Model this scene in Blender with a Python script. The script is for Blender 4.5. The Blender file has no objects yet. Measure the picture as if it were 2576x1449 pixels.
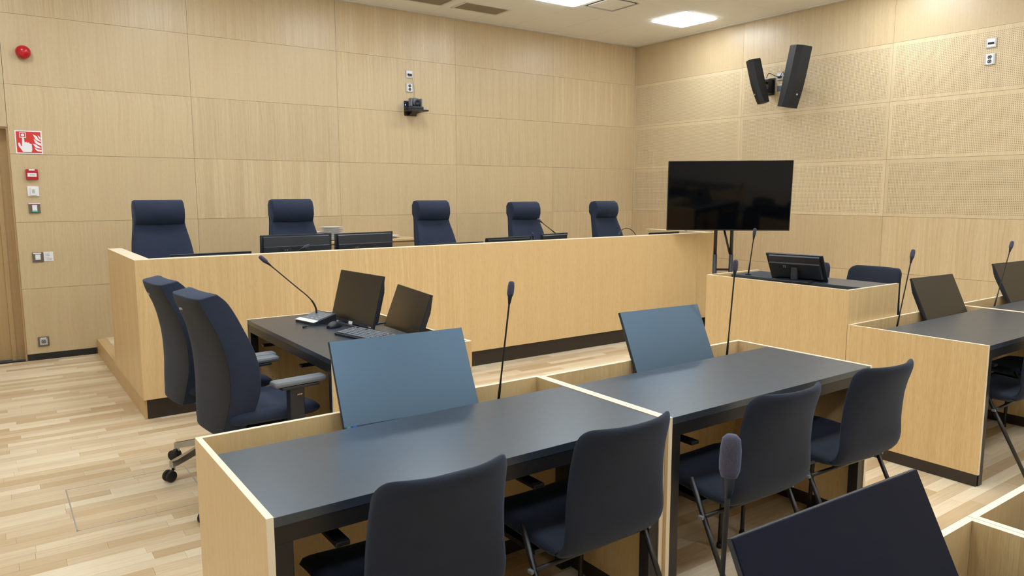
import bpy, bmesh, math, random
from math import sin, cos, pi, radians, sqrt
from mathutils import Vector, Matrix, Euler

random.seed(7)
SC = bpy.context.scene
C = SC.collection

# ------------------------------------------------------------------ camera, world, exposure
CAM_LOC = Vector((-7.841, -7.880, 1.508))
YAW, PITCH, ROLL, FPX = 0.62092, -0.12816, -0.00143, 1845.19
def _camera():
    f = Vector((sin(YAW) * cos(PITCH), cos(YAW) * cos(PITCH), sin(PITCH)))
    r = Vector((cos(YAW), -sin(YAW), 0)); u = r.cross(f)
    r2 = cos(ROLL) * r + sin(ROLL) * u; u2 = -sin(ROLL) * r + cos(ROLL) * u
    cam = bpy.data.objects.new('camera', bpy.data.cameras.new('camera')); C.objects.link(cam)
    m = Matrix((r2, u2, -f)).transposed().to_4x4(); m.translation = CAM_LOC
    cam.matrix_world = m
    cam.data.sensor_width = 36.0; cam.data.lens = FPX / 2576 * 36.0
    cam.data.clip_start = 0.05
    SC.camera = cam
    return f, r2, u2
CF, CR, CU = _camera()
def cam_px(p):
    d = Vector(p) - CAM_LOC; z = d.dot(CF)
    if z < 0.05: return None
    return (1288 + FPX * d.dot(CR) / z, 724.5 - FPX * d.dot(CU) / z)

SC.view_settings.view_transform = 'Standard'
SC.view_settings.look = 'None'
SC.view_settings.gamma = 1.0
SC.view_settings.use_curve_mapping = False
SC.view_settings.exposure = 1.0
LIGHT_STRENGTH = 11.5
LIGHT_COLOR = (0.86, 0.935, 1.0)
w = bpy.data.worlds.new('world'); SC.world = w; w.use_nodes = True
w.node_tree.nodes['Background'].inputs[0].default_value = (0.5, 0.5, 0.5, 1)
w.node_tree.nodes['Background'].inputs[1].default_value = 0.05

# ------------------------------------------------------------------ materials
def srgb(r, g, b):
    def c(v):
        v /= 255.0
        return v / 12.92 if v <= .04045 else ((v + .055) / 1.055) ** 2.4
    return (c(r), c(g), c(b), 1)

class NT:
    def __init__(s, name):
        s.m = bpy.data.materials.new(name); s.m.use_nodes = True
        s.t = s.m.node_tree; s.b = s.t.nodes['Principled BSDF']
    def n(s, typ, **kw):
        n = s.t.nodes.new(typ)
        for k, v in kw.items():
            if k.startswith('i'): n.inputs[int(k[1:])].default_value = v
            else: setattr(n, k, v)
        return n
    def l(s, a, b): s.t.links.new(a, b)
    def math(s, op, a, b=None, c=None):
        n = s.n('ShaderNodeMath', operation=op)
        for i, v in enumerate((a, b, c)):
            if v is None: continue
            if isinstance(v, (int, float)): n.inputs[i].default_value = v
            else: s.l(v, n.inputs[i])
        return n.outputs[0]
    def mix(s, fac, a, b, mode='MIX'):
        n = s.n('ShaderNodeMix', data_type='RGBA', blend_type=mode)
        for i, v in ((0, fac), (6, a), (7, b)):
            if isinstance(v, (int, float, tuple)): n.inputs[i].default_value = v
            else: s.l(v, n.inputs[i])
        return n.outputs[2]
    def noise(s, vec, scale=1, detail=2, rough=.5, dist=0):
        n = s.n('ShaderNodeTexNoise'); n.inputs['Scale'].default_value = scale
        n.inputs['Detail'].default_value = detail; n.inputs['Roughness'].default_value = rough
        n.inputs['Distortion'].default_value = dist
        s.l(vec, n.inputs['Vector']); return n.outputs['Fac']
    def comb(s, x, y, z):
        n = s.n('ShaderNodeCombineXYZ')
        for i, v in enumerate((x, y, z)):
            if isinstance(v, (int, float)): n.inputs[i].default_value = v
            else: s.l(v, n.inputs[i])
        return n.outputs[0]
    def ramp(s, fac, lo, hi):
        n = s.n('ShaderNodeMapRange'); n.inputs[1].default_value = lo; n.inputs[2].default_value = hi
        s.l(fac, n.inputs[0]); return n.outputs[0]

def plain(name, col, rough=.5, metal=0, spec=.5, emit=None, coat=0, tint=None, ior=None):
    t = NT(name); t.b.inputs['Base Color'].default_value = col
    t.b.inputs['Roughness'].default_value = rough; t.b.inputs['Metallic'].default_value = metal
    t.b.inputs['Specular IOR Level'].default_value = spec
    t.b.inputs['Coat Weight'].default_value = coat
    if tint: t.b.inputs['Specular Tint'].default_value = tint
    if ior: t.b.inputs['IOR'].default_value = ior
    # slight procedural roughness variation
    tc = t.n('ShaderNodeTexCoord')
    f = t.noise(tc.outputs['Object'], 40, 3)
    t.l(t.math('MULTIPLY_ADD', f, .06, rough - .03), t.b.inputs['Roughness'])
    if emit:
        t.b.inputs['Emission Color'].default_value = emit[0]; t.b.inputs['Emission Strength'].default_value = emit[1]
    return t.m

def veneer(name, light, mid, dark, rough=.42, perf=False, sheet=.30, wave=.8, var=.5):
    """oak veneer with vertical grain; u runs along the horizontal, z along the grain"""
    t = NT(name)
    tc = t.n('ShaderNodeTexCoord'); oi = t.n('ShaderNodeObjectInfo')
    sx = t.n('ShaderNodeSeparateXYZ'); t.l(tc.outputs['Object'], sx.inputs[0])
    rnd = oi.outputs['Random']
    u = t.math('ADD', sx.outputs[0], sx.outputs[1]); z = sx.outputs[2]
    r100 = t.math('MULTIPLY', rnd, 37.0)
    # slip-matched sheets: pattern repeats every sheet width
    us = t.math('MULTIPLY', t.math('FRACT', t.math('DIVIDE', t.math('ADD', u, r100), sheet)), sheet)
    sid = t.math('FLOOR', t.math('DIVIDE', t.math('ADD', u, r100), sheet))
    # warped u : cathedral figure
    warp = t.noise(t.comb(t.math('MULTIPLY', us, 7), r100, t.math('MULTIPLY', z, 1.3)), 1, 2)
    uw = t.math('ADD', us, t.math('MULTIPLY', t.math('SUBTRACT', warp, .5), .10))
    med = t.noise(t.comb(t.math('MULTIPLY', uw, 55), r100, t.math('MULTIPLY', z, .9)), 1, 3, .6)
    broad = t.noise(t.comb(t.math('MULTIPLY', uw, 16), r100, t.math('MULTIPLY', z, .5)), 1, 1)
    fine = t.noise(t.comb(t.math('MULTIPLY', u, 520), r100, t.math('MULTIPLY', z, 9)), 1, 2, .6)
    pores = t.noise(t.comb(t.math('MULTIPLY', u, 800), r100, t.math('MULTIPLY', z, 22)), 1, 1, .5)
    f = t.math('ADD', t.math('MULTIPLY', t.ramp(med, .3, .7), .42),
               t.math('ADD', t.math('MULTIPLY', t.ramp(broad, .3, .7), .26 * wave), t.math('MULTIPLY', t.ramp(fine, .25, .75), .42)))
    strength = t.math('MULTIPLY_ADD', t.math('FRACT', t.math('MULTIPLY', rnd, 7.3)), .8, .35)
    f = t.math('MULTIPLY_ADD', t.math('SUBTRACT', t.ramp(f, .1, 1.0), .5), strength, .5)
    c1 = t.mix(f, light, mid)
    c2 = t.mix(t.math('MULTIPLY', t.ramp(pores, .54, .80), .42), c1, dark)
    # panel to panel tone
    tone = t.math('MULTIPLY_ADD', t.math('SUBTRACT', rnd, .5), .10 * var * 2, 1.0)
    hs = t.n('ShaderNodeHueSaturation'); t.l(tone, hs.inputs['Value']); t.l(c2, hs.inputs['Color'])
    col = hs.outputs[0]
    bump = t.n('ShaderNodeBump'); bump.inputs['Strength'].default_value = .10; bump.inputs['Distance'].default_value = .001
    if perf:
        # 16 mm grid of drilled holes, plain margin along the panel edges (panel is 1.88 x 0.6 with origin at its lower corner)
        uy = t.math('ABSOLUTE', sx.outputs[1])
        a = t.math('SUBTRACT', t.math('FRACT', t.math('DIVIDE', uy, .016)), .5)
        b = t.math('SUBTRACT', t.math('FRACT', t.math('DIVIDE', z, .016)), .5)
        d = t.math('SQRT', t.math('ADD', t.math('MULTIPLY', a, a), t.math('MULTIPLY', b, b)))
        hole = t.math('LESS_THAN', d, .20)
        m1 = t.math('MULTIPLY', t.math('GREATER_THAN', uy, .032), t.math('LESS_THAN', uy, 1.848))
        m2 = t.math('MULTIPLY', t.math('GREATER_THAN', z, .032), t.math('LESS_THAN', z, .560))
        hole = t.math('MULTIPLY', hole, t.math('MULTIPLY', m1, m2))
        col = t.mix(hole, col, srgb(104, 84, 56))
        h = t.math('SUBTRACT', t.math('MULTIPLY', fine, .1), hole)
        t.l(h, bump.inputs['Height']); bump.inputs['Strength'].default_value = .5; bump.inputs['Distance'].default_value = .003
    else:
        t.l(fine, bump.inputs['Height'])
    t.l(col, t.b.inputs['Base Color']); t.l(bump.outputs[0], t.b.inputs['Normal'])
    t.b.inputs['Roughness'].default_value = rough
    return t.m

M = {}
M['wall'] = veneer('oak_wall_veneer', srgb(217, 196, 158), srgb(186, 161, 122), srgb(152, 126, 88), rough=.34)
M['wall_perf'] = veneer('oak_perforated_veneer', srgb(224, 205, 169), srgb(197, 174, 136), srgb(158, 132, 94), rough=.45, perf=True)
M['oak'] = veneer('oak_furniture_veneer', srgb(230, 202, 152), srgb(204, 171, 118), srgb(158, 122, 76), rough=.40, wave=.8, var=.25)
M['oak_edge'] = plain('oak_edge_band', srgb(240, 225, 200), .45)
M['door'] = veneer('oak_door_veneer', srgb(196, 166, 120), srgb(172, 140, 94), srgb(140, 104, 60), rough=.40)
M['black_top'] = plain('black_laminate', srgb(44, 50, 62), .325, spec=1.0, tint=(.66, .84, 1, 1), ior=1.6)
M['black_edge'] = plain('black_laminate_edge', srgb(22, 23, 26), .38)
M['black_metal'] = plain('black_powder_coat', srgb(28, 28, 30), .38, spec=.5)
M['plinth'] = plain('dark_plinth', srgb(46, 37, 33), .45)
M['screen_coated'] = plain('coated_monitor_screen', srgb(24, 34, 52), .36, spec=1.0, tint=(.48, .74, 1, 1), ior=1.75)
M['screen'] = plain('monitor_screen', srgb(25, 24, 22), .33, spec=.7)
M['screen_dim_reflect'] = plain('dim_reflection_screen', srgb(22, 26, 42), .42, spec=.12)  # navy base and low gloss stand in for a darker reflection
M['tv_glass'] = plain('tv_glass', srgb(5, 6, 8), .06, spec=.28)
M['plastic_dark'] = plain('dark_plastic', srgb(36, 41, 50), .40)
M['plastic_grey'] = plain('grey_plastic', srgb(110, 116, 124), .5)
M['plastic_white'] = plain('white_plastic', srgb(235, 236, 238), .35)
M['silver'] = plain('silver_plastic', srgb(190, 192, 196), .35, metal=.3)
M['steel'] = plain('brushed_steel', srgb(176, 176, 178), .22, metal=1)
M['alu'] = plain('aluminium', srgb(200, 200, 205), .4, metal=.9)
M['bronze'] = plain('grey_bronze_plate', srgb(112, 104, 92), .4, metal=.4)
M['red'] = plain('red_plastic', srgb(190, 22, 38), .22)
M['red_sign'] = plain('red_sign_print', srgb(214, 48, 44), .4)
M['white_sign'] = plain('white_sign_print', srgb(240, 240, 245), .4)
M['teal'] = plain('teal_plastic', srgb(70, 190, 180), .4)
M['magenta'] = plain('magenta_label', srgb(150, 30, 80), .4)
M['rubber'] = plain('black_rubber', srgb(18, 18, 19), .6)
M['foam'] = None
M['ceramic'] = plain('white_porcelain', srgb(245, 244, 242), .15)
M['blue_led'] = plain('blue_led', (0, 0, 0, 1), .5, emit=((.05, .15, 1, 1), 14))
M['sticker_green'] = plain('green_sticker', srgb(30, 120, 110), .4)
M['sticker_blue'] = plain('blue_sticker', srgb(20, 90, 190), .4)
M['diffuser'] = plain('light_diffuser', (.8, .8, .8, 1), .5, emit=((*LIGHT_COLOR, 1), LIGHT_STRENGTH))
M['white_paint'] = plain('white_frame_paint', srgb(225, 222, 214), .5)
M['bounce_white'] = plain('bounce_white_wall', srgb(240, 239, 234), .8)  # unseen walls coloured white to bounce more light into the room
M['seam'] = plain('seam_backing', srgb(128, 100, 66), .7)
M['grille'] = plain('vent_grille', srgb(150, 138, 120), .6)
M['dark_void'] = plain('dark_slot', srgb(30, 28, 26), .7)
M['ink'] = plain('print_ink', srgb(70, 74, 84), .6)

def fabric(name, col, col2, scale=900, sheen=.35):
    t = NT(name); tc = t.n('ShaderNodeTexCoord')
    n1 = t.noise(tc.outputs['Object'], scale, 2); n2 = t.noise(tc.outputs['Object'], 14, 3)
    f = t.math('ADD', t.math('MULTIPLY', n1, .6), t.math('MULTIPLY', n2, .4))
    t.l(t.mix(t.ramp(f, .3, .7), col, col2), t.b.inputs['Base Color'])
    t.b.inputs['Roughness'].default_value = .85
    t.b.inputs['Sheen Weight'].default_value = sheen; t.b.inputs['Sheen Roughness'].default_value = .45
    t.b.inputs['Sheen Tint'].default_value = srgb(140, 165, 205)
    b = t.n('ShaderNodeBump'); b.inputs['Strength'].default_value = .25; b.inputs['Distance'].default_value = .001
    t.l(n1, b.inputs['Height']); t.l(b.outputs[0], t.b.inputs['Normal'])
    return t.m
M['navy'] = fabric('navy_wool', srgb(11, 18, 33), srgb(17, 28, 49), sheen=.16)
M['navy_lit'] = fabric('navy_lit_fabric', srgb(21, 31, 52), srgb(29, 42, 68), sheen=.2)  # navy brightened: light falling on these chairs is put into the colour
M['charcoal'] = fabric('charcoal_back_fabric', srgb(22, 22, 25), srgb(33, 32, 35), sheen=.12)
M['foam'] = fabric('foam_windscreen', srgb(50, 47, 62), srgb(76, 73, 92), 700, .5)

def ceiling_mat():
    t = NT('mineral_ceiling_tile'); tc = t.n('ShaderNodeTexCoord')
    n = t.noise(tc.outputs['Object'], 260, 2)
    t.l(t.mix(t.ramp(n, .3, .7), srgb(243, 242, 236), srgb(249, 248, 243)), t.b.inputs['Base Color'])
    t.b.inputs['Roughness'].default_value = .9
    return t.m
M['ceiling'] = ceiling_mat()

def floor_mat():
    t = NT('oak_parquet'); tc = t.n('ShaderNodeTexCoord')
    at = t.n('ShaderNodeAttribute', attribute_name='tone')
    tone = at.outputs['Fac']
    sx = t.n('ShaderNodeSeparateXYZ'); t.l(tc.outputs['Object'], sx.inputs[0])
    x, y = sx.outputs[0], sx.outputs[1]
    off = t.math('MULTIPLY', tone, 91.0)
    g = t.noise(t.comb(t.math('MULTIPLY', x, 3.5), t.math('MULTIPLY', y, 90), off), 1, 4, .65, .6)
    fine = t.noise(t.comb(t.math('MULTIPLY', x, 18), t.math('MULTIPLY', y, 500), off), 1, 2, .6)
    f = t.math('ADD', t.math('MULTIPLY', t.ramp(g, .32, .68), .65), t.math('MULTIPLY', fine, .35))
    c = t.mix(f, srgb(242, 228, 202), srgb(212, 186, 146))
    c = t.mix(t.math('MULTIPLY', t.ramp(tone, .35, 1.0), .75), c, srgb(192, 160, 114))
    c = t.mix(t.math('MULTIPLY', t.ramp(t.math('SUBTRACT', 1.0, tone), .6, 1.0), .5), c, srgb(250, 236, 208))
    t.l(c, t.b.inputs['Base Color'])
    t.l(t.math('MULTIPLY_ADD', fine, .1, .33), t.b.inputs['Roughness'])
    b = t.n('ShaderNodeBump'); b.inputs['Strength'].default_value = .08; b.inputs['Distance'].default_value = .001
    t.l(f, b.inputs['Height']); t.l(b.outputs[0], t.b.inputs['Normal'])
    return t.m
M['floor'] = floor_mat()
M['oak_board'] = veneer('oak_step_board', srgb(214, 184, 136), srgb(196, 162, 110), srgb(150, 112, 66), rough=.42, var=.1)

# ------------------------------------------------------------------ mesh helpers
class MB:
    def __init__(s): s.bm = bmesh.new()
    def box(s, x0, x1, y0, y1, z0, z1, mi=0, bev=0, edge_mi=None, edge_axes=(2,)):
        if x0 > x1: x0, x1 = x1, x0
        if y0 > y1: y0, y1 = y1, y0
        if z0 > z1: z0, z1 = z1, z0
        vs = [s.bm.verts.new(p) for p in ((x0,y0,z0),(x1,y0,z0),(x1,y1,z0),(x0,y1,z0),(x0,y0,z1),(x1,y0,z1),(x1,y1,z1),(x0,y1,z1))]
        fs = [s.bm.faces.new([vs[i] for i in q]) for q in ((3,2,1,0),(4,5,6,7),(0,1,5,4),(1,2,6,5),(2,3,7,6),(3,0,4,7))]
        ax = (2, 2, 1, 0, 1, 0)
        for f, a in zip(fs, ax):
            f.material_index = mi
            if edge_mi is not None and a in edge_axes: f.material_index = edge_mi
        if bev:
            es = list({e for f in fs for e in f.edges})
            r = bmesh.ops.bevel(s.bm, geom=es, offset=bev, segments=2, profile=.5, affect='EDGES', clamp_overlap=True)
        return s
    def tube(s, pts, rad, seg=10, mi=0, cap=True):
        pts = [Vector(p) for p in pts]; n = len(pts)
        rads = rad if isinstance(rad, (list, tuple)) else [rad] * n
        rings = []; prev = None
        for i, p in enumerate(pts):
            t = (pts[min(i + 1, n - 1)] - pts[max(i - 1, 0)]).normalized()
            if prev is None:
                a = Vector((0, 0, 1)) if abs(t.z) < .9 else Vector((1, 0, 0))
                nx = t.cross(a).normalized()
            else:
                nx = (prev - t * prev.dot(t)).normalized()
            prev = nx; ny = t.cross(nx)
            rings.append([s.bm.verts.new(p + (nx * cos(2 * pi * k / seg) + ny * sin(2 * pi * k / seg)) * rads[i]) for k in range(seg)])
        for a, b in zip(rings, rings[1:]):
            for k in range(seg):
                f = s.bm.faces.new((a[k], a[(k + 1) % seg], b[(k + 1) % seg], b[k])); f.material_index = mi; f.smooth = True
        if cap:
            for r in (rings[0][::-1], rings[-1]):
                f = s.bm.faces.new(r); f.material_index = mi
        return s
    def lathe(s, prof, seg=24, mi=0, mat=None):
        """prof: (r, z) list; around z; mat transforms"""
        mat = mat or Matrix(); rings = []
        for r, z in prof:
            if r < 1e-6: rings.append([s.bm.verts.new(mat @ Vector((0, 0, z)))])
            else: rings.append([s.bm.verts.new(mat @ Vector((r * cos(2 * pi * k / seg), r * sin(2 * pi * k / seg), z))) for k in range(seg)])
        for a, b in zip(rings, rings[1:]):
            for k in range(seg):
                k2 = (k + 1) % seg
                q = [a[0]] if len(a) == 1 else [a[k], a[k2]]
                q += [b[0]] if len(b) == 1 else [b[k2], b[k]]
                if len(q) > 2:
                    f = s.bm.faces.new(q); f.material_index = mi; f.smooth = True
        return s
    def prism(s, poly, axis_o, ax, ay, depth, mi=0, bev=0):
        """poly of 2D points in plane (ax, ay) at origin axis_o, extruded by vector depth"""
        o = Vector(axis_o); ax = Vector(ax); ay = Vector(ay); d = Vector(depth)
        a = [s.bm.verts.new(o + ax * p[0] + ay * p[1]) for p in poly]
        b = [s.bm.verts.new(v.co + d) for v in a]
        fs = [s.bm.faces.new(a), s.bm.faces.new(b[::-1])]
        n = len(a)
        for i in range(n): fs.append(s.bm.faces.new((a[i], b[i], b[(i + 1) % n], a[(i + 1) % n])))
        for f in fs: f.material_index = mi
        if bev:
            es = list(set(fs[0].edges) | set(fs[1].edges))
            bmesh.ops.bevel(s.bm, geom=es, offset=bev, segments=2, profile=.5, affect='EDGES', clamp_overlap=True)
        return s
    def pad(s, S, nu=14, nv=18, thick=.02, corner=.12, ue=6, ve=8, mi=0, ends=(1, 1)):
        """closed cushion around the surface S(u in -1..1, v in 0..1) -> (pos, normal)"""
        def tk(u, v):
            a = max(0, 1 - abs(u) ** ue); b = max(0, 1 - abs(2 * v - 1) ** ve)
            return sqrt(a * b)
        def wfac(v):
            e = min(v if ends[0] else 9, 1 - v if ends[1] else 9)
            if e >= corner: return 1.0
            q = 1 - e / corner
            return 1 - .22 * (1 - sqrt(max(0, 1 - q * q)))
        us = [sin(pi / 2 * (2 * i / nu - 1)) * .7 + (2 * i / nu - 1) * .3 for i in range(nu + 1)]
        vsv = [.5 - .5 * cos(pi * j / nv) for j in range(nv + 1)]
        top, bot = {}, {}
        for j, v in enumerate(vsv):
            for i, u in enumerate(us):
                p, n = S(u * wfac(v), v)
                border = i in (0, nu) or j in (0, nv)
                t = thick * tk(u, v)
                if border:
                    top[i, j] = bot[i, j] = s.bm.verts.new(p)
                else:
                    top[i, j] = s.bm.verts.new(p + n * t); bot[i, j] = s.bm.verts.new(p - n * t)
        for j in range(nv):
            for i in range(nu):
                for g, flip in ((top, 0), (bot, 1)):
                    q = [g[i, j], g[i + 1, j], g[i + 1, j + 1], g[i, j + 1]]
                    if flip: q = q[::-1]
                    try:
                        f = s.bm.faces.new(q); f.smooth = True; f.material_index = mi
                    except ValueError: pass
        return s
    def mesh(s, name, mats):
        bmesh.ops.recalc_face_normals(s.bm, faces=s.bm.faces[:])
        me = bpy.data.meshes.new(name); s.bm.to_mesh(me); s.bm.free()
        for m in mats: me.materials.append(m)
        return me

def part(name, mb, mats, parent=None, loc=None, label=None, kind=None):
    if not isinstance(mats, (list, tuple)): mats = [mats]
    me = mb.mesh(name, mats) if isinstance(mb, MB) else mb
    o = bpy.data.objects.new(name, me); C.objects.link(o)
    if parent is not None: o.parent = parent
    if loc is not None: o.location = loc
    if label: o['label'] = label
    if kind: o['kind'] = kind
    return o
def empty(name, loc=(0, 0, 0), rz=0.0, label=None, cat=None, group=None, rot=None):
    o = bpy.data.objects.new(name, None); C.objects.link(o)
    o.empty_display_size = .1
    o.location = loc; o.rotation_euler = rot if rot else (0, 0, rz)
    if label: o['label'] = label
    if cat: o['category'] = cat
    if group: o['group'] = group
    return o
def tag(o, label, cat, group=None):
    o['label'] = label; o['category'] = cat
    if group: o['group'] = group
    return o
def copy_tree(o, parent=None):
    c = o.copy(); C.objects.link(c)
    if parent is not None: c.parent = parent
    for ch in list(o.children): copy_tree(ch, c)
    return c
def Box(x0, x1, y0, y1, z0, z1, bev=0, **k): return MB().box(x0, x1, y0, y1, z0, z1, bev=bev, **k)
def smooth_path(pts, n=6):
    """Catmull-Rom"""
    P = [Vector(p) for p in pts]; out = []
    for i in range(len(P) - 1):
        p0 = P[max(i - 1, 0)]; p1 = P[i]; p2 = P[i + 1]; p3 = P[min(i + 2, len(P) - 1)]
        for k in range(n):
            t = k / n
            out.append(.5 * ((2 * p1) + (-p0 + p2) * t + (2 * p0 - 5 * p1 + 4 * p2 - p3) * t * t + (-p0 + 3 * p1 - 3 * p2 + p3) * t ** 3))
    out.append(P[-1]); return out

# ------------------------------------------------------------------ the room
CEIL = 3.606; XL = -10.2; YF = -11.6
SEAMZ = [0.059, .659, 1.259, 1.859, 2.459, 3.059, CEIL]
WX = 1.5245; WY = 1.8815; J = .0022

back = part('wall_back', Box(-7.622, .12, .014, .12, 0, CEIL + .1), M['seam']); back['kind'] = 'structure'
back_hi = MB()
for c in range(5):
    x0 = -7.622 + c * WX
    for r in range(6):
        z0, z1 = SEAMZ[r], SEAMZ[r + 1]
        h = z1 - z0
        part('panel', Box(J / 2, WX - J / 2 , 0, .0138, J / 2, h - J / 2), M['wall'], back, (x0, 0, z0))
right = part('wall_right', Box(.014, .12, YF - .1, 0, 0, CEIL + .1), M['seam']); right['kind'] = 'structure'
for c in range(6):
    y1 = -c * WY; y0 = max(y1 - WY, YF)
    for r in range(6):
        z0, z1 = SEAMZ[r], SEAMZ[r + 1]
        perf = r in (2, 3, 4)
        part('panel', Box(0, .0138, -(y1 - y0) + J / 2, -J / 2, J / 2, z1 - z0 - J / 2), M['wall_perf'] if perf else M['wall'], right, (0, y1, z0))
# door side of the back wall: reveal, transom panels and the wall further left
wl = part('wall_back_left', MB().box(XL, -8.62, .014, .12, 0, CEIL + .1).box(-8.62, -7.622, .014, .12, 2.092, CEIL + .1), M['seam']); wl['kind'] = 'structure'
for z0, z1 in ((2.092, 2.459), (2.459, 3.059), (3.059, CEIL)):
    part('panel', Box(J / 2, .998 - J, 0, .0138, J / 2, z1 - z0 - J / 2), M['wall'], wl, (-8.62, 0, z0))
for r in range(6):
    part('panel', Box(J / 2, 1.578, 0, .0138, J / 2, SEAMZ[r + 1] - SEAMZ[r] - J / 2), M['wall'], wl, (XL, 0, SEAMZ[r]))
d = part('door_1', MB().box(-8.56, -7.735, .125, .165, .008, 2.02, bev=.002), M['door']); d['kind'] = 'structure'
part('door_frame', MB().box(-7.735, -7.700, .115, .17, 0, 2.062).box(-8.62, -8.56, .115, .17, 0, 2.062).box(-8.56, -7.735, .115, .17, 2.026, 2.062)
     .box(-7.700, -7.622, .13, .17, 0, 2.092).box(-8.62, -7.7, .13, .17, 2.062, 2.092), M['door'], d)
part('door_reveal', MB().box(-7.636, -7.622, 0.0145, .17, 0, 2.092).box(-8.62, -8.606, 0.0145, .17, 0, 2.092).box(-8.606, -7.636, .0145, .17, 2.078, 2.092), M['door'], d)
hm = Matrix.Translation((-7.80, .125, 1.02)) @ Matrix.Rotation(pi / 2, 4, 'X')
h = MB().lathe([(0, 0), (.026, 0), (.026, .008), (.012, .010), (.012, .045), (0, .045)], 20, 0, hm).tube(smooth_path([(-7.80, .08, 1.02), (-7.80, .065, 1.02), (-7.815, .06, 1.02), (-7.93, .06, 1.02)]), .010)
part('door_handle', h, M['steel'], d)
part('lock_cylinder', MB().lathe([(0, 0), (.026, 0), (.026, .006), (.015, .010), (0, .010)], 20, 0, Matrix.Translation((-7.80, .125, 1.10)) @ Matrix.Rotation(pi / 2, 4, 'X')), M['steel'], d)
o = part('wall_left', Box(XL - .12, XL, YF - .1, .12, 0, CEIL + .1), M['bounce_white']); o['kind'] = 'structure'
o = part('wall_front', Box(XL, .12, YF - .12, YF, 0, CEIL + .1), M['bounce_white']); o['kind'] = 'structure'
o = part('baseboard_back', Box(-7.618, -7.075, -.004, .0135, 0, .057, bev=.001), M['dark_void']); o['kind'] = 'structure'
o = part('baseboard_right', Box(-.004, .0135, YF, -5.6, 0, .057, bev=.001), M['dark_void']); o['kind'] = 'structure'

# ceiling: slab, tiles 600 x 600, perimeter strips
ce = part('ceiling', Box(XL - .1, .12, YF - .1, .12, CEIL + .03, CEIL + .12), M['plinth']); ce['kind'] = 'structure'
TX = -.44; TY = -.06
lights = [(tx, ty) for ty in (2, 6, 10, 14) for tx in (0, 3, 6, 9, 12)]   # tile columns / rows counted from the corner
special = {(i, j) for i, j in lights} | {(2, 2), (2, 10)}
tile_me = None
def in_view(p):
    q = cam_px(p); return q is not None and -200 < q[0] < 2780 and -80 < q[1] < 1500
for i in range(17):
    for j in range(20):
        if (i, j) in special: continue
        x1 = TX - i * .6; y1 = TY - j * .6
        x0 = max(x1 - .6, XL); y0 = max(y1 - .6, YF)
        if x1 - x0 < .05 or y1 - y0 < .05: continue
        full = abs(x1 - x0 - .6) < 1e-6 and abs(y1 - y0 - .6) < 1e-6
        if full:
            if tile_me is None: tile_me = Box(.0012, .5988, .0012, .5988, 0, .025, bev=.0015).mesh('tile', [M['ceiling']])
            me = tile_me
        else: me = Box(.0012, x1 - x0 - .0012, .0012, y1 - y0 - .0012, 0, .025).mesh('tile', [M['ceiling']])
        part('tile', me, None, ce, (x0, y0, CEIL))
# cut tiles against the walls
n = 0
for i in range(17):
    x1 = TX - i * .6; x0 = max(x1 - .6, XL)
    if x1 - x0 > .05: part('tile', Box(x0 + .0012, x1 - .0012, TY, -.001, CEIL, CEIL + .025), M['ceiling'], ce)
for j in range(-1, 20):
    y1 = TY - j * .6; y0 = max(y1 - .6, YF); y1 = min(y1, -.001)
    part('tile', Box(TX, -.001, y0 + .0012, y1 - .0012, CEIL, CEIL + .025), M['ceiling'], ce)
o = part('trim_1', Box(XL, -.02, -.05, -.0005, CEIL - .012, CEIL - .0005, bev=.002), M['white_paint']); o['kind'] = 'structure'
o = part('trim_2', Box(-.05, -.0005, YF, -.0005, CEIL - .012, CEIL - .0005, bev=.002), M['white_paint']); o['kind'] = 'structure'

# floor: screed slab + individual oak strips (running along x)
fl = part('floor', Box(XL - .1, .12, YF - .1, .12, -.10, -.012), M['plinth']); fl['kind'] = 'structure'
OCC = [(-7.08, -1.27, -2.65, -2.5, 0, 1.08), (-7.08, -7.0, -2.6, -1.3, 0, 1.08), (-6.6, -5.82, -4.70, -3.32, 0, .74),
       (-7.36, -4.67, -6.2, -5.48, 0, .74), (-7.36, -4.67, -7.9, -7.16, 0, .74), (-3.79, -1.1, -6.33, -5.57, 0, .74), (-3.8, -3.2, -5.56, -4.54, 0, .94),
       (-7.1, -6.9, -4.5, -3.4, .4, 1.05)]
def occluded(p):
    o = CAM_LOC; dv = Vector(p) - o
    for b in OCC:
        t0, t1 = 0.0, .985; ok = True
        for a in range(3):
            lo, hi = b[2 * a], b[2 * a + 1]
            if abs(dv[a]) < 1e-9:
                if not lo <= o[a] <= hi: ok = False; break
                continue
            ta, tb = (lo - o[a]) / dv[a], (hi - o[a]) / dv[a]
            if ta > tb: ta, tb = tb, ta
            t0 = max(t0, ta); t1 = min(t1, tb)
        if ok and t0 < t1: return True
    return False
def plank_rows(x0, x1, y0, y1, z, wd=.0715):
    rng = random.Random(int(abs(x0 * 97 + y0 * 31)) + 5); out = []
    y = y0
    while y < y1 - 1e-4:
        ye = min(y + wd, y1); x = x0 - rng.random() * .6
        while x < x1:
            L = rng.choice((.24, .32, .40, .48, .60, .75)) + rng.random() * .10
            a, b = max(x, x0), min(x + L, x1)
            if b - a > .02: out.append((a, b, y, ye, z, rng.random()))
            x += L
        y = ye
    return out
G = .0004
def add_plank(bm, lay, a, b, y0, y1, z, tone):
    vs = [bm.verts.new(p) for p in ((a+G,y0+G,z-.012),(b-G,y0+G,z-.012),(b-G,y1-G,z-.012),(a+G,y1-G,z-.012),(a+G,y0+G,z),(b-G,y0+G,z),(b-G,y1-G,z),(a+G,y1-G,z))]
    for q in ((4,5,6,7),(0,1,5,4),(1,2,6,5),(2,3,7,6),(3,0,4,7)):
        bm.faces.new([vs[i] for i in q])
    for v in vs: v[lay] = tone
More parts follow.
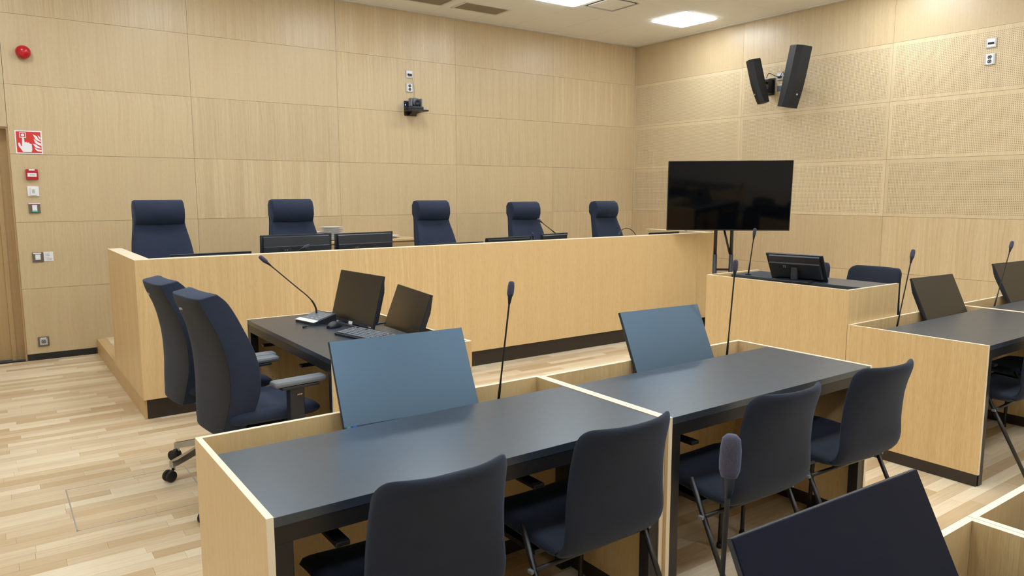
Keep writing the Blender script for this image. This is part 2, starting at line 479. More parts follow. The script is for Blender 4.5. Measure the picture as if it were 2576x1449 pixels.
def plank_obj(name, items, parent, kind=None):
    bm = bmesh.new(); lay = bm.verts.layers.float.new('tone')
    for it in items: add_plank(bm, lay, *it)
    me = bpy.data.meshes.new(name); bm.to_mesh(me); bm.free(); me.materials.append(M['floor'])
    return part(name, me, None, parent, kind=kind)
rows = plank_rows(XL, 0, YF, 0, 0)
scored = []
for it in rows:
    a, b, y0, y1, z, tn = it
    cs = [cam_px((x, y, 0)) for x, y in ((a, y0), (b, y0), (b, y1), (a, y1))]
    s = 0
    if all(cs) and any(0 < q[0] < 2576 and 0 < q[1] < 1449 for q in cs):
        area = abs(sum(cs[i][0] * cs[(i + 1) % 4][1] - cs[(i + 1) % 4][0] * cs[i][1] for i in range(4))) / 2
        vis = 0
        for t in (.1, .3, .5, .7, .9):
            p = (a + (b - a) * t, (y0 + y1) / 2, 0); q = cam_px(p)
            if q and 0 < q[0] < 2576 and 0 < q[1] < 1449 and not occluded(p): vis += 1
        s = area * vis / 5
    scored.append((s, it))
scored.sort(key=lambda t: -t[0])
for s, it in scored[:295]: plank_obj('plank', [it], fl)
plank_obj('plank', [it for s, it in scored[295:]], fl, 'stuff')
hx0, hx1, hy0, hy1 = -7.612, -7.036, -4.185, -3.612
part('hatch_frame', MB().box(hx0, hx1, hy0, hy0 + .004, -.002, .0012).box(hx0, hx1, hy1 - .004, hy1, -.002, .0012).box(hx0, hx0 + .006, hy0, hy1, -.002, .0012).box(hx1 - .006, hx1, hy0, hy1, -.002, .0012), M['alu'], fl, label='thin aluminium frame of a square floor hatch')

# raised platform (judges' podium) with strip floor
PZ = .142
pf = part('floor_platform', MB().box(-7.045, -.002, -2.54, -.001, 0, PZ - .013).box(-1.25, -.002, -4.55, -2.54, 0, PZ - .013).box(-3.74, -.002, -5.55, -4.55, 0, PZ - .013), M['plinth']); pf['kind'] = 'structure'
part('step_board', MB().box(-7.063, -7.046, -2.54, -.001, 0, PZ, bev=.002).box(-7.046, -6.985, -2.54, -.001, PZ - .012, PZ, bev=.001), M['oak_board'], pf, label='pale oak board edging the raised platform')
pr = plank_rows(-6.984, -.002, -2.54, -.001, PZ) + plank_rows(-1.25, -.002, -4.55, -2.54, PZ) + plank_rows(-3.74, -.002, -5.55, -4.55, PZ)
near = [it for it in pr if it[1] < -5.9]; 
plank_obj('plank', pr, pf, 'stuff')

# ------------------------------------------------------------------ ceiling fittings
def ceiling_light(i, j, label, group):
    x1 = TX - i * .6; y1 = TY - j * .6
    r = empty('ceiling_light', (x1 - .3, y1 - .3, CEIL), label=label, cat='ceiling light', group=group)
    f = MB()
    for a, b, c_, e in ((-.299, .299, -.299, -.272), (-.299, .299, .272, .299), (-.299, -.272, -.272, .272), (.272, .299, -.272, .272)): f.box(a, b, c_, e, -.002, .02)
    part('frame', f, M['white_paint'], r)
    # diffuser with rounded corners
    poly = []
    R_ = .02; a = .2715
    for k, (sx, sy) in enumerate(((1, 1), (-1, 1), (-1, -1), (1, -1))):
        for t in range(5):
            an = pi / 2 * (k + t / 4); poly.append((sx * (a - R_) + R_ * cos(an), sy * (a - R_) + R_ * sin(an)))
    part('diffuser', MB().prism(poly, (0, 0, -.016), (1, 0, 0), (0, 1, 0), (0, 0, .020)), M['diffuser'], r)
    return r
lab = {(0, 2): 'square white LED ceiling light nearest the far room corner, wholly in view',
       (3, 2): 'square white LED ceiling light cut by the top edge, beside the black slotted diffuser'}
for (i, j) in lights:
    ceiling_light(i, j, lab.get((i, j), 'square white LED ceiling light above the seating, out of the frame'),
                  None if (i, j) in lab else 'ceiling lights outside the frame')
def vent(x0, x1, label):
    r = empty('ceiling_vent', ((x0 + x1) / 2, -.583, CEIL), label=label, cat='ceiling vent')
    hw = (x1 - x0) / 2; hd = .135
    part('frame', MB().box(-hw - .03, hw + .03, -hd - .03, -hd, -.006, -.0005).box(-hw - .03, hw + .03, hd, hd + .03, -.006, -.0005)
         .box(-hw - .03, -hw, -hd, hd, -.006, -.0005).box(hw, hw + .03, -hd, hd, -.006, -.0005), M['white_paint'], r)
    part('backing', Box(-hw, hw, -hd, hd, -.002, -.0006), M['dark_void'], r)
    g = MB()
    for k in range(27): g.box(-hw, hw, -hd + k * .01, -hd + k * .01 + .0080, -.005, -.0022)
    part('grille', g, M['grille'], r)
vent(-3.33, -2.76, 'grey slatted ceiling vent nearer the room corner')
vent(-4.08, -3.51, 'grey slatted ceiling vent cut by the top edge of the photo')
def slot_diffuser(i, j, label):
    x1 = TX - i * .6; y1 = TY - j * .6
    r = empty('air_diffuser', (x1 - .3, y1 - .3, CEIL), label=label, cat='air diffuser')
    f = MB()
    for a, b, c_, e in ((-.299, .299, -.299, -.23), (-.299, .299, .23, .299), (-.299, -.23, -.23, .23), (.23, .299, -.23, .23)): f.box(a, b, c_, e, 0, .02)
    part('frame', f, M['ceiling'], r)
    part('slot', Box(-.23, .23, -.23, .23, .015, .02), M['dark_void'], r)
    part('centre_plate', Box(-.185, .185, -.185, .185, 0, .01, bev=.002), M['ceiling'], r)
slot_diffuser(2, 2, 'square air diffuser with black slots beside the cut-off ceiling light')
for ij in ((2, 10),): slot_diffuser(*ij, 'square air diffuser in the ceiling outside the frame')

# ------------------------------------------------------------------ judges' bench
jb = empty('judge_bench', (-4.2, -2.6, 0), label='long oak judges bench with light edges and dark recessed plinth on the raised platform', cat='bench')
def wpart(name, mb, mats, parent, **k):       # geometry given in world coordinates under an unrotated root
    o = part(name, mb, mats, parent, **k); o.location = -Vector(parent.location); return o
BW = .10
xs = [-7.075, -6.098, -4.56, -3.10, -1.60, -1.27]
for a, b in zip(xs, xs[1:]):
    p = part('front_panel', MB().box(0, b - a - .0007, 0, BW, 0, 1.081 - .145, edge_mi=1), [M['oak'], M['oak_edge']], jb)
    p.location = Vector((a, -2.60, .145)) - jb.location
wpart('side_panel', MB().box(-7.075, -6.975, -2.4995, -1.33, .145, 1.081, edge_mi=1), [M['oak'], M['oak_edge']], jb)
wpart('side_panel', MB().box(-1.37, -1.27, -2.4995, -1.6, .145, 1.081, edge_mi=1), [M['oak'], M['oak_edge']], jb)
wpart('plinth', MB().box(-7.045, -1.29, -2.546, -2.52, .001, .1445), M['plinth'], jb)
wpart('desk_top', MB().box(-6.97, -1.375, -2.49, -1.75, .86, .885, bev=.002), M['black_top'], jb)
for x in (-6.9, -5.4, -4.0, -2.6, -1.45):
    wpart('leg', MB().box(x - .025, x + .025, -1.85, -1.80, PZ + .001, .8595), M['black_metal'], jb)

# credenza behind the judges, with plates
cr = empty('credenza', (-4.55, -.24, PZ), label='low oak cabinet with round knobs standing behind the judge chairs against the wall', cat='cabinet')
wpart('body', MB().box(-5.30, -3.85, -.45, -.004, PZ + .001, .98, mi=0), M['oak'], cr)
wpart('top', MB().box(-5.32, -3.83, -.475, -.004, .9805, 1.01, bev=.006), M['oak'], cr)
for k in range(3):
    x0 = -5.295 + k * .482
    dr = wpart('door', MB().box(x0, x0 + .476, -.468, -.4505, PZ + .06, .965, bev=.002), M['door'], cr)
    kb = part('knob', MB().lathe([(0, 0), (.006, 0), (.006, .012), (.015, .018), (.015, .024), (0, .027)], 16, 0, Matrix.Translation((x0 + .44, -.468, .925)) @ Matrix.Rotation(pi / 2, 4, 'X')), M['steel'], dr)
plate_me = MB().lathe([(0, 0), (.065, 0), (.072, .002), (.12, .011), (.128, .0135), (.128, .0155), (.12, .0145), (.07, .006), (0, .005)], 36).mesh('plate', [M['ceramic']])
def plates(cx, cy, n, z0, step, group, label):
    for k in range(n):
        o = part('plate', plate_me, None, None, (cx + random.uniform(-.006, .006), cy + random.uniform(-.006, .006), z0 + k * step))
        tag(o, label, 'plate', group)
plates(-4.81, -.30, 13, 1.0105, .0108, 'plates of the tall white stack', 'white plate in the tall stack on the oak cabinet')
plates(-4.97, -.17, 8, 1.0105, .0108, 'plates of the low white stack', 'white plate in the lower stack behind the tall stack')
plates(-4.13, -.27, 2, 1.0105, .0150, 'plates of the small right stack', 'white plate of the small pile right of the tall stack, mostly behind a monitor')

# ------------------------------------------------------------------ courtroom desks
T = .018
def desk(name, label, loc, rz, W_=1.36, D_=.72, H_=.745, group=None, tray=True, topz=None, topback=.175, users_edge=0, foot=.065, zbase=0):
    """local: origin at the middle of the user edge on the floor; +y away from the user"""
    r = empty(name, loc, rz, label=label, cat='desk', group=group)
    topz = topz or H_ - .002
    for s in (-1, 1):
        xo = s * W_ / 2; xi = s * (W_ / 2 - T)
        part('side_panel', MB().box(min(xo, xi), max(xo, xi), 0, D_ - T - .0005, foot, H_, edge_mi=1, edge_axes=(1, 2)), [M['oak'], M['oak_edge']], r)
        part('plinth', MB().box(min(xo, xi) + .003, max(xo, xi) - .003, .008, D_ - .02, .001, foot - .0005), M['plinth'], r)
    part('back_panel', MB().box(-W_ / 2, W_ / 2, D_ - T, D_, foot, H_, edge_mi=1), [M['oak'], M['oak_edge']], r)
    part('plinth', MB().box(-W_ / 2 + .02, W_ / 2 - .02, D_ - T + .003, D_ - .003, .001, foot - .0005), M['plinth'], r)
    hw = W_ / 2 - T - .001
    part('desk_top', MB().box(-hw, hw, .0, D_ - T - topback, topz - .025, topz, bev=.0012), [M['black_top']], r)
    part('gap_shelf', MB().box(-hw, hw, D_ - T - topback - .055, D_ - T - .001, .500, .508), [M['black_metal']], r)
    zt = topz - .0255; fr = MB()
    yb = D_ - T - topback - .01
    fr.box(-hw, hw, .003, .043, zt - .045, zt).box(-hw, hw, yb - .04, yb, zt - .045, zt)
    fr.box(-hw, -hw + .045, .043, yb - .04, zt - .045, zt).box(hw - .045, hw, .043, yb - .04, zt - .045, zt)
    part('frame', fr, M['black_metal'], r)
    for s in (-1, 1):
        for y in (.003, yb - .045):
            part('leg', MB().box(s * hw - (0 if s < 0 else .045), s * hw + (.045 if s < 0 else 0), y, y + .045, .001, zt - .0455, bev=.001), M['black_metal'], r)
    if tray:
        part('cable_tray', MB().box(-hw + .12, hw - .12, yb - .16, yb - .10, zt - .18, zt - .176).box(-hw + .12, hw - .12, yb - .103, yb - .10, zt - .175, zt - .05).box(-hw + .12, hw - .12, yb - .16, yb - .157, zt - .175, zt - .05), M['black_metal'], r)
        for hx in (-.48, .16):
            part('headphone_hook', MB().box(hx - .020, hx + .020, .03, .21, zt - .112, zt - .098, bev=.003).box(hx - .01, hx + .01, .18, .20, zt - .0975, zt - .0005), M['black_metal'], r)
    return r
# middle row M1, M2
desk('courtroom_desk', 'oak and black desk in front of the camera with the large tilted monitor', (-6.6735, -6.200, 0), 0, W_=1.363, D_=.722)
desk('courtroom_desk', 'oak and black desk right of the light divider in the middle row', (-5.3335, -6.215, 0), 0, W_=1.314, D_=.722)
# desk with the office chairs, users face +x
desk('courtroom_desk', 'oak and black desk against the bench front, carrying keyboard and twin monitors', (-6.585, -4.010, 0), -pi / 2, W_=1.375, D_=.762, topback=.15)
# right row
desk('courtroom_desk', 'oak and black desk at the right, below the low podium desk', (-3.1155, -6.330, 0), 0, W_=1.345, D_=.745)
desk('courtroom_desk', 'oak and black desk cut by the right edge of the photo', (-1.7695, -6.330, 0), 0, W_=1.340, D_=.745)
# foreground row
desk('courtroom_desk', 'oak and black desk at the bottom edge with the nearest microphone', (-6.6735, -7.880, 0), 0, W_=1.36, D_=.722)
desk('courtroom_desk', 'oak and black desk in the bottom right corner beyond the light divider', (-5.3365, -7.880, 0), 0, W_=1.31, D_=.722)

# podium desk (witness side) : users face -x
r = empty('podium_desk', (-3.22, -5.063, 0), pi / 2, label='taller oak desk on the raised platform below the television', cat='desk')
W_, D_, H_ = 1.040, .57, .947
part('back_panel', MB().box(-W_ / 2, W_ / 2, D_ - T, D_, .065, H_, edge_mi=1), [M['oak'], M['oak_edge']], r)
part('plinth', MB().box(-W_ / 2 + .003, W_ / 2 - .003, D_ - T + .003, D_ - .003, .001, .0645), M['plinth'], r)
for s in (-1, 1):
    a, b = sorted((s * W_ / 2, s * (W_ / 2 - T)))
    part('side_panel', MB().box(a, b, 0, D_ - T - .0005, PZ + .001, H_, edge_mi=1), [M['oak'], M['oak_edge']], r)
part('desk_top', MB().box(-W_ / 2 + T + .001, W_ / 2 - T - .001, -.01, .325, .912, .938, bev=.0015), M['black_top'], r)
part('frame', MB().box(-.485, .485, .01, .05, .867, .9115).box(-.485, .485, .27, .31, .867, .9115), M['black_metal'], r)
for s in (-1, 1):
    for y in (.01, .265): part('leg', MB().box(s * .46 - .02, s * .46 + .02, y, y + .04, PZ + .001, .8665), M['black_metal'], r)

# ------------------------------------------------------------------ meeting chairs
def meeting_chair():
    r = empty('meeting_chair')
    # padded one-piece shell profile: v=0 seat front -> v=1 top of back, local y forward
    prof = smooth_path([(0, .245, .425), (0, .20, .452), (0, .05, .452), (0, -.10, .440), (0, -.175, .450), (0, -.212, .50), (0, -.222, .60), (0, -.248, .72), (0, -.300, .845)], 8)
    L = [0]
    for a, b in zip(prof, prof[1:]): L.append(L[-1] + (b - a).length)
    def at(s):
        s = max(0, min(1, s)) * L[-1]
        for i in range(len(prof) - 1):
            if s <= L[i + 1] + 1e-9:
                t = (s - L[i]) / (L[i + 1] - L[i]); return prof[i].lerp(prof[i + 1], t), (prof[i + 1] - prof[i]).normalized()
        return prof[-1], (prof[-1] - prof[-2]).normalized()
    vb = .50
    def shell(v0, v1):
        def S(u, v):
            s = v0 + (v1 - v0) * v; p, t = at(s)
            n = Vector((1, 0, 0)).cross(t).normalized()
            if s < vb: wd = .225 - .010 * (s / vb); curve = .012
            else:
                k = (s - vb) / (1 - vb); wd = .213 - .022 * k; curve = .010 + .048 * k ** 1.5
            q = p + Vector((u * wd, 0, 0)) + n * 0
            if s >= vb: q = q + Vector((0, curve * abs(u) ** 2.4 * 1.15, 0))
            else: q = q + Vector((0, 0, curve * u * u))
            return q, n
        return S
    part('seat', MB().pad(shell(0, .50), 14, 18, .024, .12, 10, 10, 0, (1, 0)), M['navy'], r)
    part('backrest', MB().pad(shell(.455, 1), 18, 26, .018, .11, 10, 14, 0, (0, 1)), M['navy'], r)
    for s in (-1, 1):
        part('leg', MB().tube([(s * .236, -.03, .505), (s * .238, -.29, .012)], .0095).lathe([(0, 0), (.013, 0), (.012, .02), (0, .02)], 12, 0, Matrix.Translation((s * .238, -.293, 0))), M['black_metal'], r)
        part('leg', MB().tube(smooth_path([(s * .215, .17, .405), (s * .232, .195, .38), (s * .238, .215, .30), (s * .24, .225, .012)], 4), .0095).lathe([(0, 0), (.013, 0), (.012, .02), (0, .02)], 12, 0, Matrix.Translation((s * .24, .225, 0))), M['black_metal'], r)
    part('seat_frame', MB().tube([(-.225, .17, .408), (.225, .17, .408)], .010).tube([(-.238, -.10, .385), (.238, -.10, .385)], .008).box(-.20, .20, -.05, .16, .400, .416), M['black_metal'], r)
    for s in (-.262, .246): part('linking_bracket', MB().box(s + .002, s + .014, -.108, -.088, .379, .391, bev=.002), M['plastic_grey'], r)
    return r
mc = meeting_chair()
GR = 'navy upholstered meeting chairs'
def put(proto, first, loc, rz, label, cat, group):
    o = proto if first else copy_tree(proto)
    o.location = loc; o.rotation_euler = (0, 0, rz); tag(o, label, cat, group); return o
CH = [((-6.965, -6.135, 0), 0.0, 'navy meeting chair cut by the bottom edge at the nearest desk'),
      ((-6.340, -6.125, 0), 0.02, 'navy meeting chair touching the light divider at the nearest desk'),
      ((-5.630, -6.190, 0), -.03, 'navy meeting chair behind the nearest grey microphone'),
      ((-4.985, -6.195, 0), -.05, 'navy meeting chair at the right end of the middle row desk'),
      ((-3.40, -6.215, 0), .05, 'navy meeting chair under the right desk, nearer its oak side panel'),
      ((-2.80, -6.20, 0), -.04, 'navy meeting chair deep under the right desk, farther from its oak side panel'),
      ((-2.96, -5.165, PZ), pi / 2 + .0, 'navy meeting chair whose wide back shows right of the podium monitor'),
      ((-2.96, -4.635, PZ), pi / 2 + .0, 'navy meeting chair mostly hidden behind the podium monitor')]
for k, (l, a, lb) in enumerate(CH): put(mc, k == 0, l, a, lb, 'chair', GR)

# ------------------------------------------------------------------ office chairs
def office_chair(high=False):
    r = empty('office_chair')
    dz = .02 if high else 0
    # back: rear and front profiles as (y, z); v from bottom to top
    if high:
        rear = [(-.215, .52), (-.20, .62), (-.205, .78), (-.235, .95), (-.275, 1.11), (-.30, 1.24), (-.298, 1.30)]
        front = [(-.12, .52), (-.075, .64), (-.085, .80), (-.135, .95), (-.19, 1.10), (-.205, 1.22), (-.24, 1.305)]
        wds = [.215, .232, .232, .222, .198, .188, .184]
    else:
        rear = [(-.235, .42), (-.225, .50), (-.212, .62), (-.218, .76), (-.250, .90), (-.296, 1.01), (-.306, 1.055)]
        front = [(-.13, .42), (-.085, .50), (-.055, .64), (-.072, .78), (-.118, .91), (-.168, 1.02), (-.215, 1.070)]
        wds = [.165, .200, .232, .235, .215, .192, .186]
    R3 = smooth_path([(0, *p) for p in rear], 5); F3 = smooth_path([(0, *p) for p in front], 5)
    W3 = smooth_path([(w_, 0, 0) for w_ in wds], 5)
    n = len(R3); mb = MB(); bm = mb.bm; nu = 10
    grid_f, grid_r = {}, {}
    for j in range(n):
        wd = W3[j].x
        for i in range(nu + 1):
            u = 2 * i / nu - 1
            conc = .022 * u * u
            grid_f[i, j] = bm.verts.new((u * wd, F3[j].y + conc * .8 - (.012 if abs(u) == 1 else 0), F3[j].z))
            grid_r[i, j] = bm.verts.new((u * wd * (.98 if abs(u) == 1 else 1), R3[j].y + .02 * abs(u) ** 3, R3[j].z))
    for j in range(n - 1):
        for i in range(nu):
            f = bm.faces.new((grid_f[i, j], grid_f[i + 1, j], grid_f[i + 1, j + 1], grid_f[i, j + 1])); f.smooth = True; f.material_index = 0
            f = bm.faces.new((grid_r[i, j], grid_r[i, j + 1], grid_r[i + 1, j + 1], grid_r[i + 1, j])); f.smooth = True; f.material_index = 1
        for i in (0, nu):
            q = [grid_f[i, j], grid_f[i, j + 1], grid_r[i, j + 1], grid_r[i, j]]
            f = bm.faces.new(q if i == 0 else q[::-1]); f.smooth = False; f.material_index = 0
    for i in range(nu):
        for j in (0, n - 1):
            f = bm.faces.new((grid_f[i, j], grid_r[i, j], grid_r[i + 1, j], grid_f[i + 1, j])); f.smooth = False; f.material_index = 0
    bmesh.ops.recalc_face_normals(bm, faces=bm.faces[:])
    es = [e for e in bm.edges if len(e.link_faces) == 2 and e.calc_face_angle(0) > .6]
    bmesh.ops.bevel(bm, geom=es, offset=.016, segments=3, profile=.5, affect='EDGES', clamp_overlap=True)
    for f in bm.faces: f.smooth = True
    part('backrest', mb, [M['navy_lit'], M['charcoal']], r)
    # piping along both rear edges and over the top
    for s in (-1, 1):
        pip = MB()
        pts = [(s * (W3[j].x * .985 ), R3[j].y + .022, R3[j].z) for j in range(2, n - 2)]
        pip.tube(pts, .0035, 6)
        pts = [(s * (W3[j].x - .003), F3[j].y - .002 + .0, F3[j].z) for j in range(2, n - 2)]
        part('piping', pip, M['charcoal'], r); pip = MB().tube(pts, .0030, 6)
        part('piping', pip, M['charcoal'], r)
    zt = R3[-1].z
    if high:   # head roll
        hr = MB()
        prof = [(-.215, zt - .19), (-.172, zt - .178), (-.150, zt - .12), (-.152, zt - .06), (-.175, zt - .005), (-.215, zt + .018), (-.27, zt + .01), (-.30, zt - .03), (-.30, zt - .12), (-.26, zt - .18)]
        hr.prism([(p[0], p[1]) for p in prof], (-.190, 0, 0), (0, 1, 0), (0, 0, 1), (.380, 0, 0), bev=.010)
        for f in hr.bm.faces: f.smooth = True
        part('headrest', hr, M['navy_lit'], r)
    else:
        part('brand_tag', Box(-.075, -.050, R3[-7].y - .004, R3[-7].y + .006, R3[-7].z - .009, R3[-7].z), M['silver'], r, label='small silver tag on the back')
    sz = .475 + dz * 2
    def seat(u, v):
        y = -.20 + .46 * v; wd = .225 + .02 * sin(pi * v)
        z = sz + .012 * u * u - .03 * max(0, v - .75) * 4 * max(0, v - .75) + .012 * (1 - v)
        return Vector((u * wd, y, z)), Vector((0, 0, 1))
    part('seat', MB().pad(seat, 14, 14, .036, .2, 8, 8), M['navy_lit'], r)
    part('seat_pan', Box(-.18, .18, -.15, .18, sz - .065, sz - .03, bev=.01), M['plastic_dark'], r)
    for s in (-1, 1):
        ar = part('armrest', MB().box(s * .268 - .038, s * .268 + .038, -.015, .245, .632, .660, bev=.012), M['plastic_grey'], r, label='grey armrest pad')
        part('support', MB().box(s * .268 - .026, s * .268 + .026, .06, .13, .46, .6315, bev=.006).box(s * .268 - .02, s * .17, .075, .12, .43, .455, bev=.004).box(s * .268 - .034, s * .268 + .034, .02, .20, .618, .6315, bev=.003), M['plastic_dark'], ar)
        part('button', Box(s * .268 + s * .026, s * .268 + s * .031, .09, .115, .585, .592), M['steel'], ar)
    part('back_bracket', MB().tube(smooth_path([(0, -.05, sz - .055), (0, -.13, sz - .05), (0, -.165, sz + .0), (0, -.17, sz + .04)]), .022, 10), M['plastic_dark'], r)
    part('gas_lift', MB().lathe([(0, .10), (.03, .10), (.03, .26), (.016, .26), (.016, sz - .06), (0, sz - .06)], 18), M['steel'], r)
    for k in range(5):
        a = 2 * pi * k / 5 - .02
        m = Matrix.Rotation(a, 4, 'Z')
        st = part('base_spoke', MB(), M['steel'], r) if False else None
        mb = MB(); mb.prism([(0, .115), (.10, .118), (.25, .078), (.282, .072), (.282, .105), (.25, .11), (.10, .15), (0, .155)], (0, -.016, 0), (1, 0, 0), (0, 0, 1), (0, .032, 0), bev=.005)
        mb.tube([(.268, 0, .10), (.268, 0, .055)], .009)
        mb.bm.transform(m); part('base_spoke', mb, M['steel'], r)
        cm = MB()
        for sy in (-.016, .016):
            cm.lathe([(0, -.009), (.026, -.009), (.030, -.005), (.030, .005), (.026, .009), (0, .009)], 20, 0, Matrix.Translation((.292, sy, .0305)) @ Matrix.Rotation(pi / 2, 4, 'X'))
        cm.box(.272, .292, -.012, .012, .035, .058, bev=.004)
        cm.bm.transform(m); part('caster', cm, M['rubber'], r)
    return r
oc = office_chair(False)
put(oc, True, (-6.85, -4.335, 0), -pi / 2 + .10, 'navy office chair with grey armrests nearer the camera, back turned to us', 'office chair', 'office chairs at the clerk desk')
put(oc, False, (-6.878, -3.700, 0), -pi / 2 + .07, 'navy office chair farther from the camera, partly behind its twin', 'office chair', 'office chairs at the clerk desk')
jc = office_chair(True)
JX = [(-6.655, -1.42, .05, 1.0, 'leftmost high-backed navy judge chair, at the closed end of the bench'),
      (-5.555, -1.47, .06, 1.0, 'high-backed navy judge chair behind the twin upright monitors'),
      (-4.095, -1.47, .08, .985, 'middle one of five high-backed navy judge chairs'),
      (-2.930, -1.47, .02, .968, 'high-backed navy judge chair with the thin microphone across its shoulder'),
      (-1.700, -1.47, .10, .967, 'rightmost high-backed navy judge chair, nearest the television')]
for k, (x, y, a, sc, lb) in enumerate(JX):
    o = put(jc, k == 0, (x, y, PZ), pi + a, lb, 'office chair', 'high-backed chairs behind the judges bench')
    o.scale = (1, 1, sc)

# ------------------------------------------------------------------ monitors
def monitor(loc, yaw, tilt, label, group=None, w_=.53, h_=.32, stand='arm', stickers=False, logo=True, note=False, ports=False, standh=.1, roll=0, scr='screen'):
    """loc: bottom centre of the screen; yaw=0 faces -y; tilt leans the top back"""
    r = empty('monitor', loc, label=label, cat='monitor', group=group, rot=(-tilt, 0, yaw))
    r.rotation_mode = 'XYZ'
    if roll: r.rotation_euler = (-tilt, roll, yaw)
    hw = w_ / 2
    b = MB().box(-hw, hw, .0035, .014, 0, h_, bev=.0015)
    part('bezel', b, M['plastic_dark'], r)
    hs = MB(); hs.prism([(.0145, .02), (.042, .04), (.042, h_ * .725), (.0385, h_ * .74), (.034, h_ * .75), (.026, h_ * .95), (.0145, h_ * .97)], (-hw + .02, 0, 0), (0, 1, 0), (0, 0, 1), (2 * hw - .04, 0, 0), bev=.004)
    part('rear_housing', hs, M['plastic_dark'], r)
    part('screen', MB().box(-hw + .002, hw - .002, 0, .003, .016, h_ - .002, bev=.0005), M[scr], r)
    part('chin', MB().box(-hw + .001, hw - .001, .0, .0033, .0005, .0155), M['plastic_dark'], r)
    if logo: part('logo_mark', Box(hw - .052, hw - .022, -.0008, -.0001, .005, .009), M['silver'], r)
    if stickers:
        part('round_sticker', MB().lathe([(0, 0), (.0085, 0), (.0085, .0006), (0, .0006)], 16, 0, Matrix.Translation((-hw + .018, -.0001, .0115)) @ Matrix.Rotation(pi / 2, 4, 'X')), M['sticker_green'], r, label='small round green sticker')
        part('square_sticker', Box(-hw + .032, -hw + .047, -.0007, -.0001, .004, .018), M['sticker_blue'], r, label='small square blue sticker')
    if note: part('paper_label', Box(-.028, .016, -.0012, -.0001, -.004, .013), M['plastic_white'], r, label='white paper label on the bezel')
    if ports:
        part('port_panel', Box(.14 * w_, .27 * w_, .0422, .0433, .56 * h_, .70 * h_), M['dark_void'], r)
        for k in range(4):
            px_, pz_ = (.145 + (k % 2) * .03) * w_, (.585 + (k // 2) * .055) * h_
            part('port', Box(px_, px_ + .006, .0434, .0442, pz_, pz_ + .005), M['silver'], r)
        part('mount_recess', Box(-.12 * w_, .09 * w_, .0422, .0433, .2 * h_, .70 * h_), M['dark_void'], r)
    # stand stays vertical: built in world axes then rotated back
    if stand:
        inv = Matrix.Rotation(-yaw, 4, 'Z')
        R_ = (Euler(r.rotation_euler).to_matrix().to_4x4()).inverted() @ Matrix.Rotation(yaw, 4, 'Z')
        sm = MB()
        if stand == 'arm':
            by = .10
            sm.tube([(0, .03, .0), (0, .03, .5085 - loc[2])], .012, 10).tube([(0, .06, .03), (0, .085, .09)], .012, 10)
            sm.lathe([(0, -.02), (.028, -.02), (.028, .02), (0, .02)], 20, 0, Matrix.Translation((0, .06, .03)) @ Matrix.Rotation(pi / 2, 4, 'Y'))
            sm.tube([(0, .06, .03), (0, .03, 0)], .012, 10)
        else:
            ny = .075
            sm.box(-.022, .022, ny, ny + .03, -standh + .008, .15, bev=.005)
            sm.lathe([(0, -.03), (.02, -.03), (.02, .03), (0, .03)], 18, 0, Matrix.Translation((0, ny - .005, .12)) @ Matrix.Rotation(pi / 2, 4, 'Y'))
            sm.box(-.022, .022, .04, ny, .10, .14, bev=.003)
        sm.bm.transform(R_)
        part('stand', sm, M['plastic_dark'], r)
        if stand == 'foot':
            ft = MB().box(-.12, .12, .004, .17, -standh, -standh + .008, bev=.003); ft.bm.transform(R_)
            part('stand_foot', ft, M['plastic_dark'], r)
    return r
TL = radians(26)
monitor((-6.632, -5.594, .698), radians(-3.8), TL, 'large tilted monitor reflecting blue light on the nearest desk', scr='screen_coated', stickers=True, w_=.532, h_=.325)
monitor((-5.23, -5.582, .681), radians(-3.8), TL, 'tilted monitor on the middle desk, left of the upright microphone', scr='screen_coated', w_=.505, h_=.309)
monitor((-2.734, -5.686, .678), radians(-3.3), radians(25), 'tilted monitor on the right desk behind its microphone', w_=.51, h_=.31)
monitor((-1.50, -5.70, .70), radians(-4), radians(27), 'tilted monitor cut by the right edge of the photo', w_=.53, h_=.32)
monitor((-6.624, -7.336, .650), radians(-2.6), radians(27), 'dark tilted monitor nearest the camera at the bottom edge', scr='screen_dim_reflect', w_=.556, h_=.34, logo=False)
monitor((-6.130, -3.850, .7475), radians(-84.9), radians(14.9), 'monitor with a white paper label beside the desk microphone', w_=.505, h_=.306, note=True, stand='foot', standh=.0038)
monitor((-5.970, -4.100, .645), radians(-98), radians(20.8), 'unlabelled monitor right of its twin beside the keyboard', w_=.56, h_=.336, logo=False)
monitor((-3.474, -5.06, .945), radians(100.5), radians(33), 'monitor seen from behind on the podium desk, with its stand', w_=.375, h_=.208, stand='foot', ports=True, standh=.007)
GJ = 'monitors on the judges bench'
def jm(x, y, ztop, yaw, lb, w_=.54, tilt=8, **k):
    monitor((x, y, ztop - .32 * cos(radians(tilt))), radians(180 + yaw), radians(tilt), lb, GJ, w_=w_, h_=.32, stand='foot', standh=ztop - .32 * cos(radians(tilt)) - .8855, **k)
jm(-6.560, -2.33, 1.098, 1, 'low monitor whose top edge shows before the leftmost judge chair', .55, 20)
jm(-5.905, -2.30, 1.2, -1, 'upright monitor seen from behind, left one of the twin pair', .555, 4, ports=True)
jm(-5.335, -2.27, 1.196, 7, 'upright monitor seen from behind, right one of the twin pair', .54, 4, ports=True)
jm(-4.52, -2.28, 1.086, 1, 'low monitor whose top edge shows before the middle judge chair', .58, 20)
jm(-3.93, -2.25, 1.112, 4, 'low monitor between the third and fourth judge chairs', .54, 18)
jm(-3.34, -2.22, 1.122, 12, 'brown-black monitor right of the thin bench microphone', .41, 10)
jm(-1.90, -2.30, 1.095, 2, 'low monitor beside the television at the bench end', .48, 16)

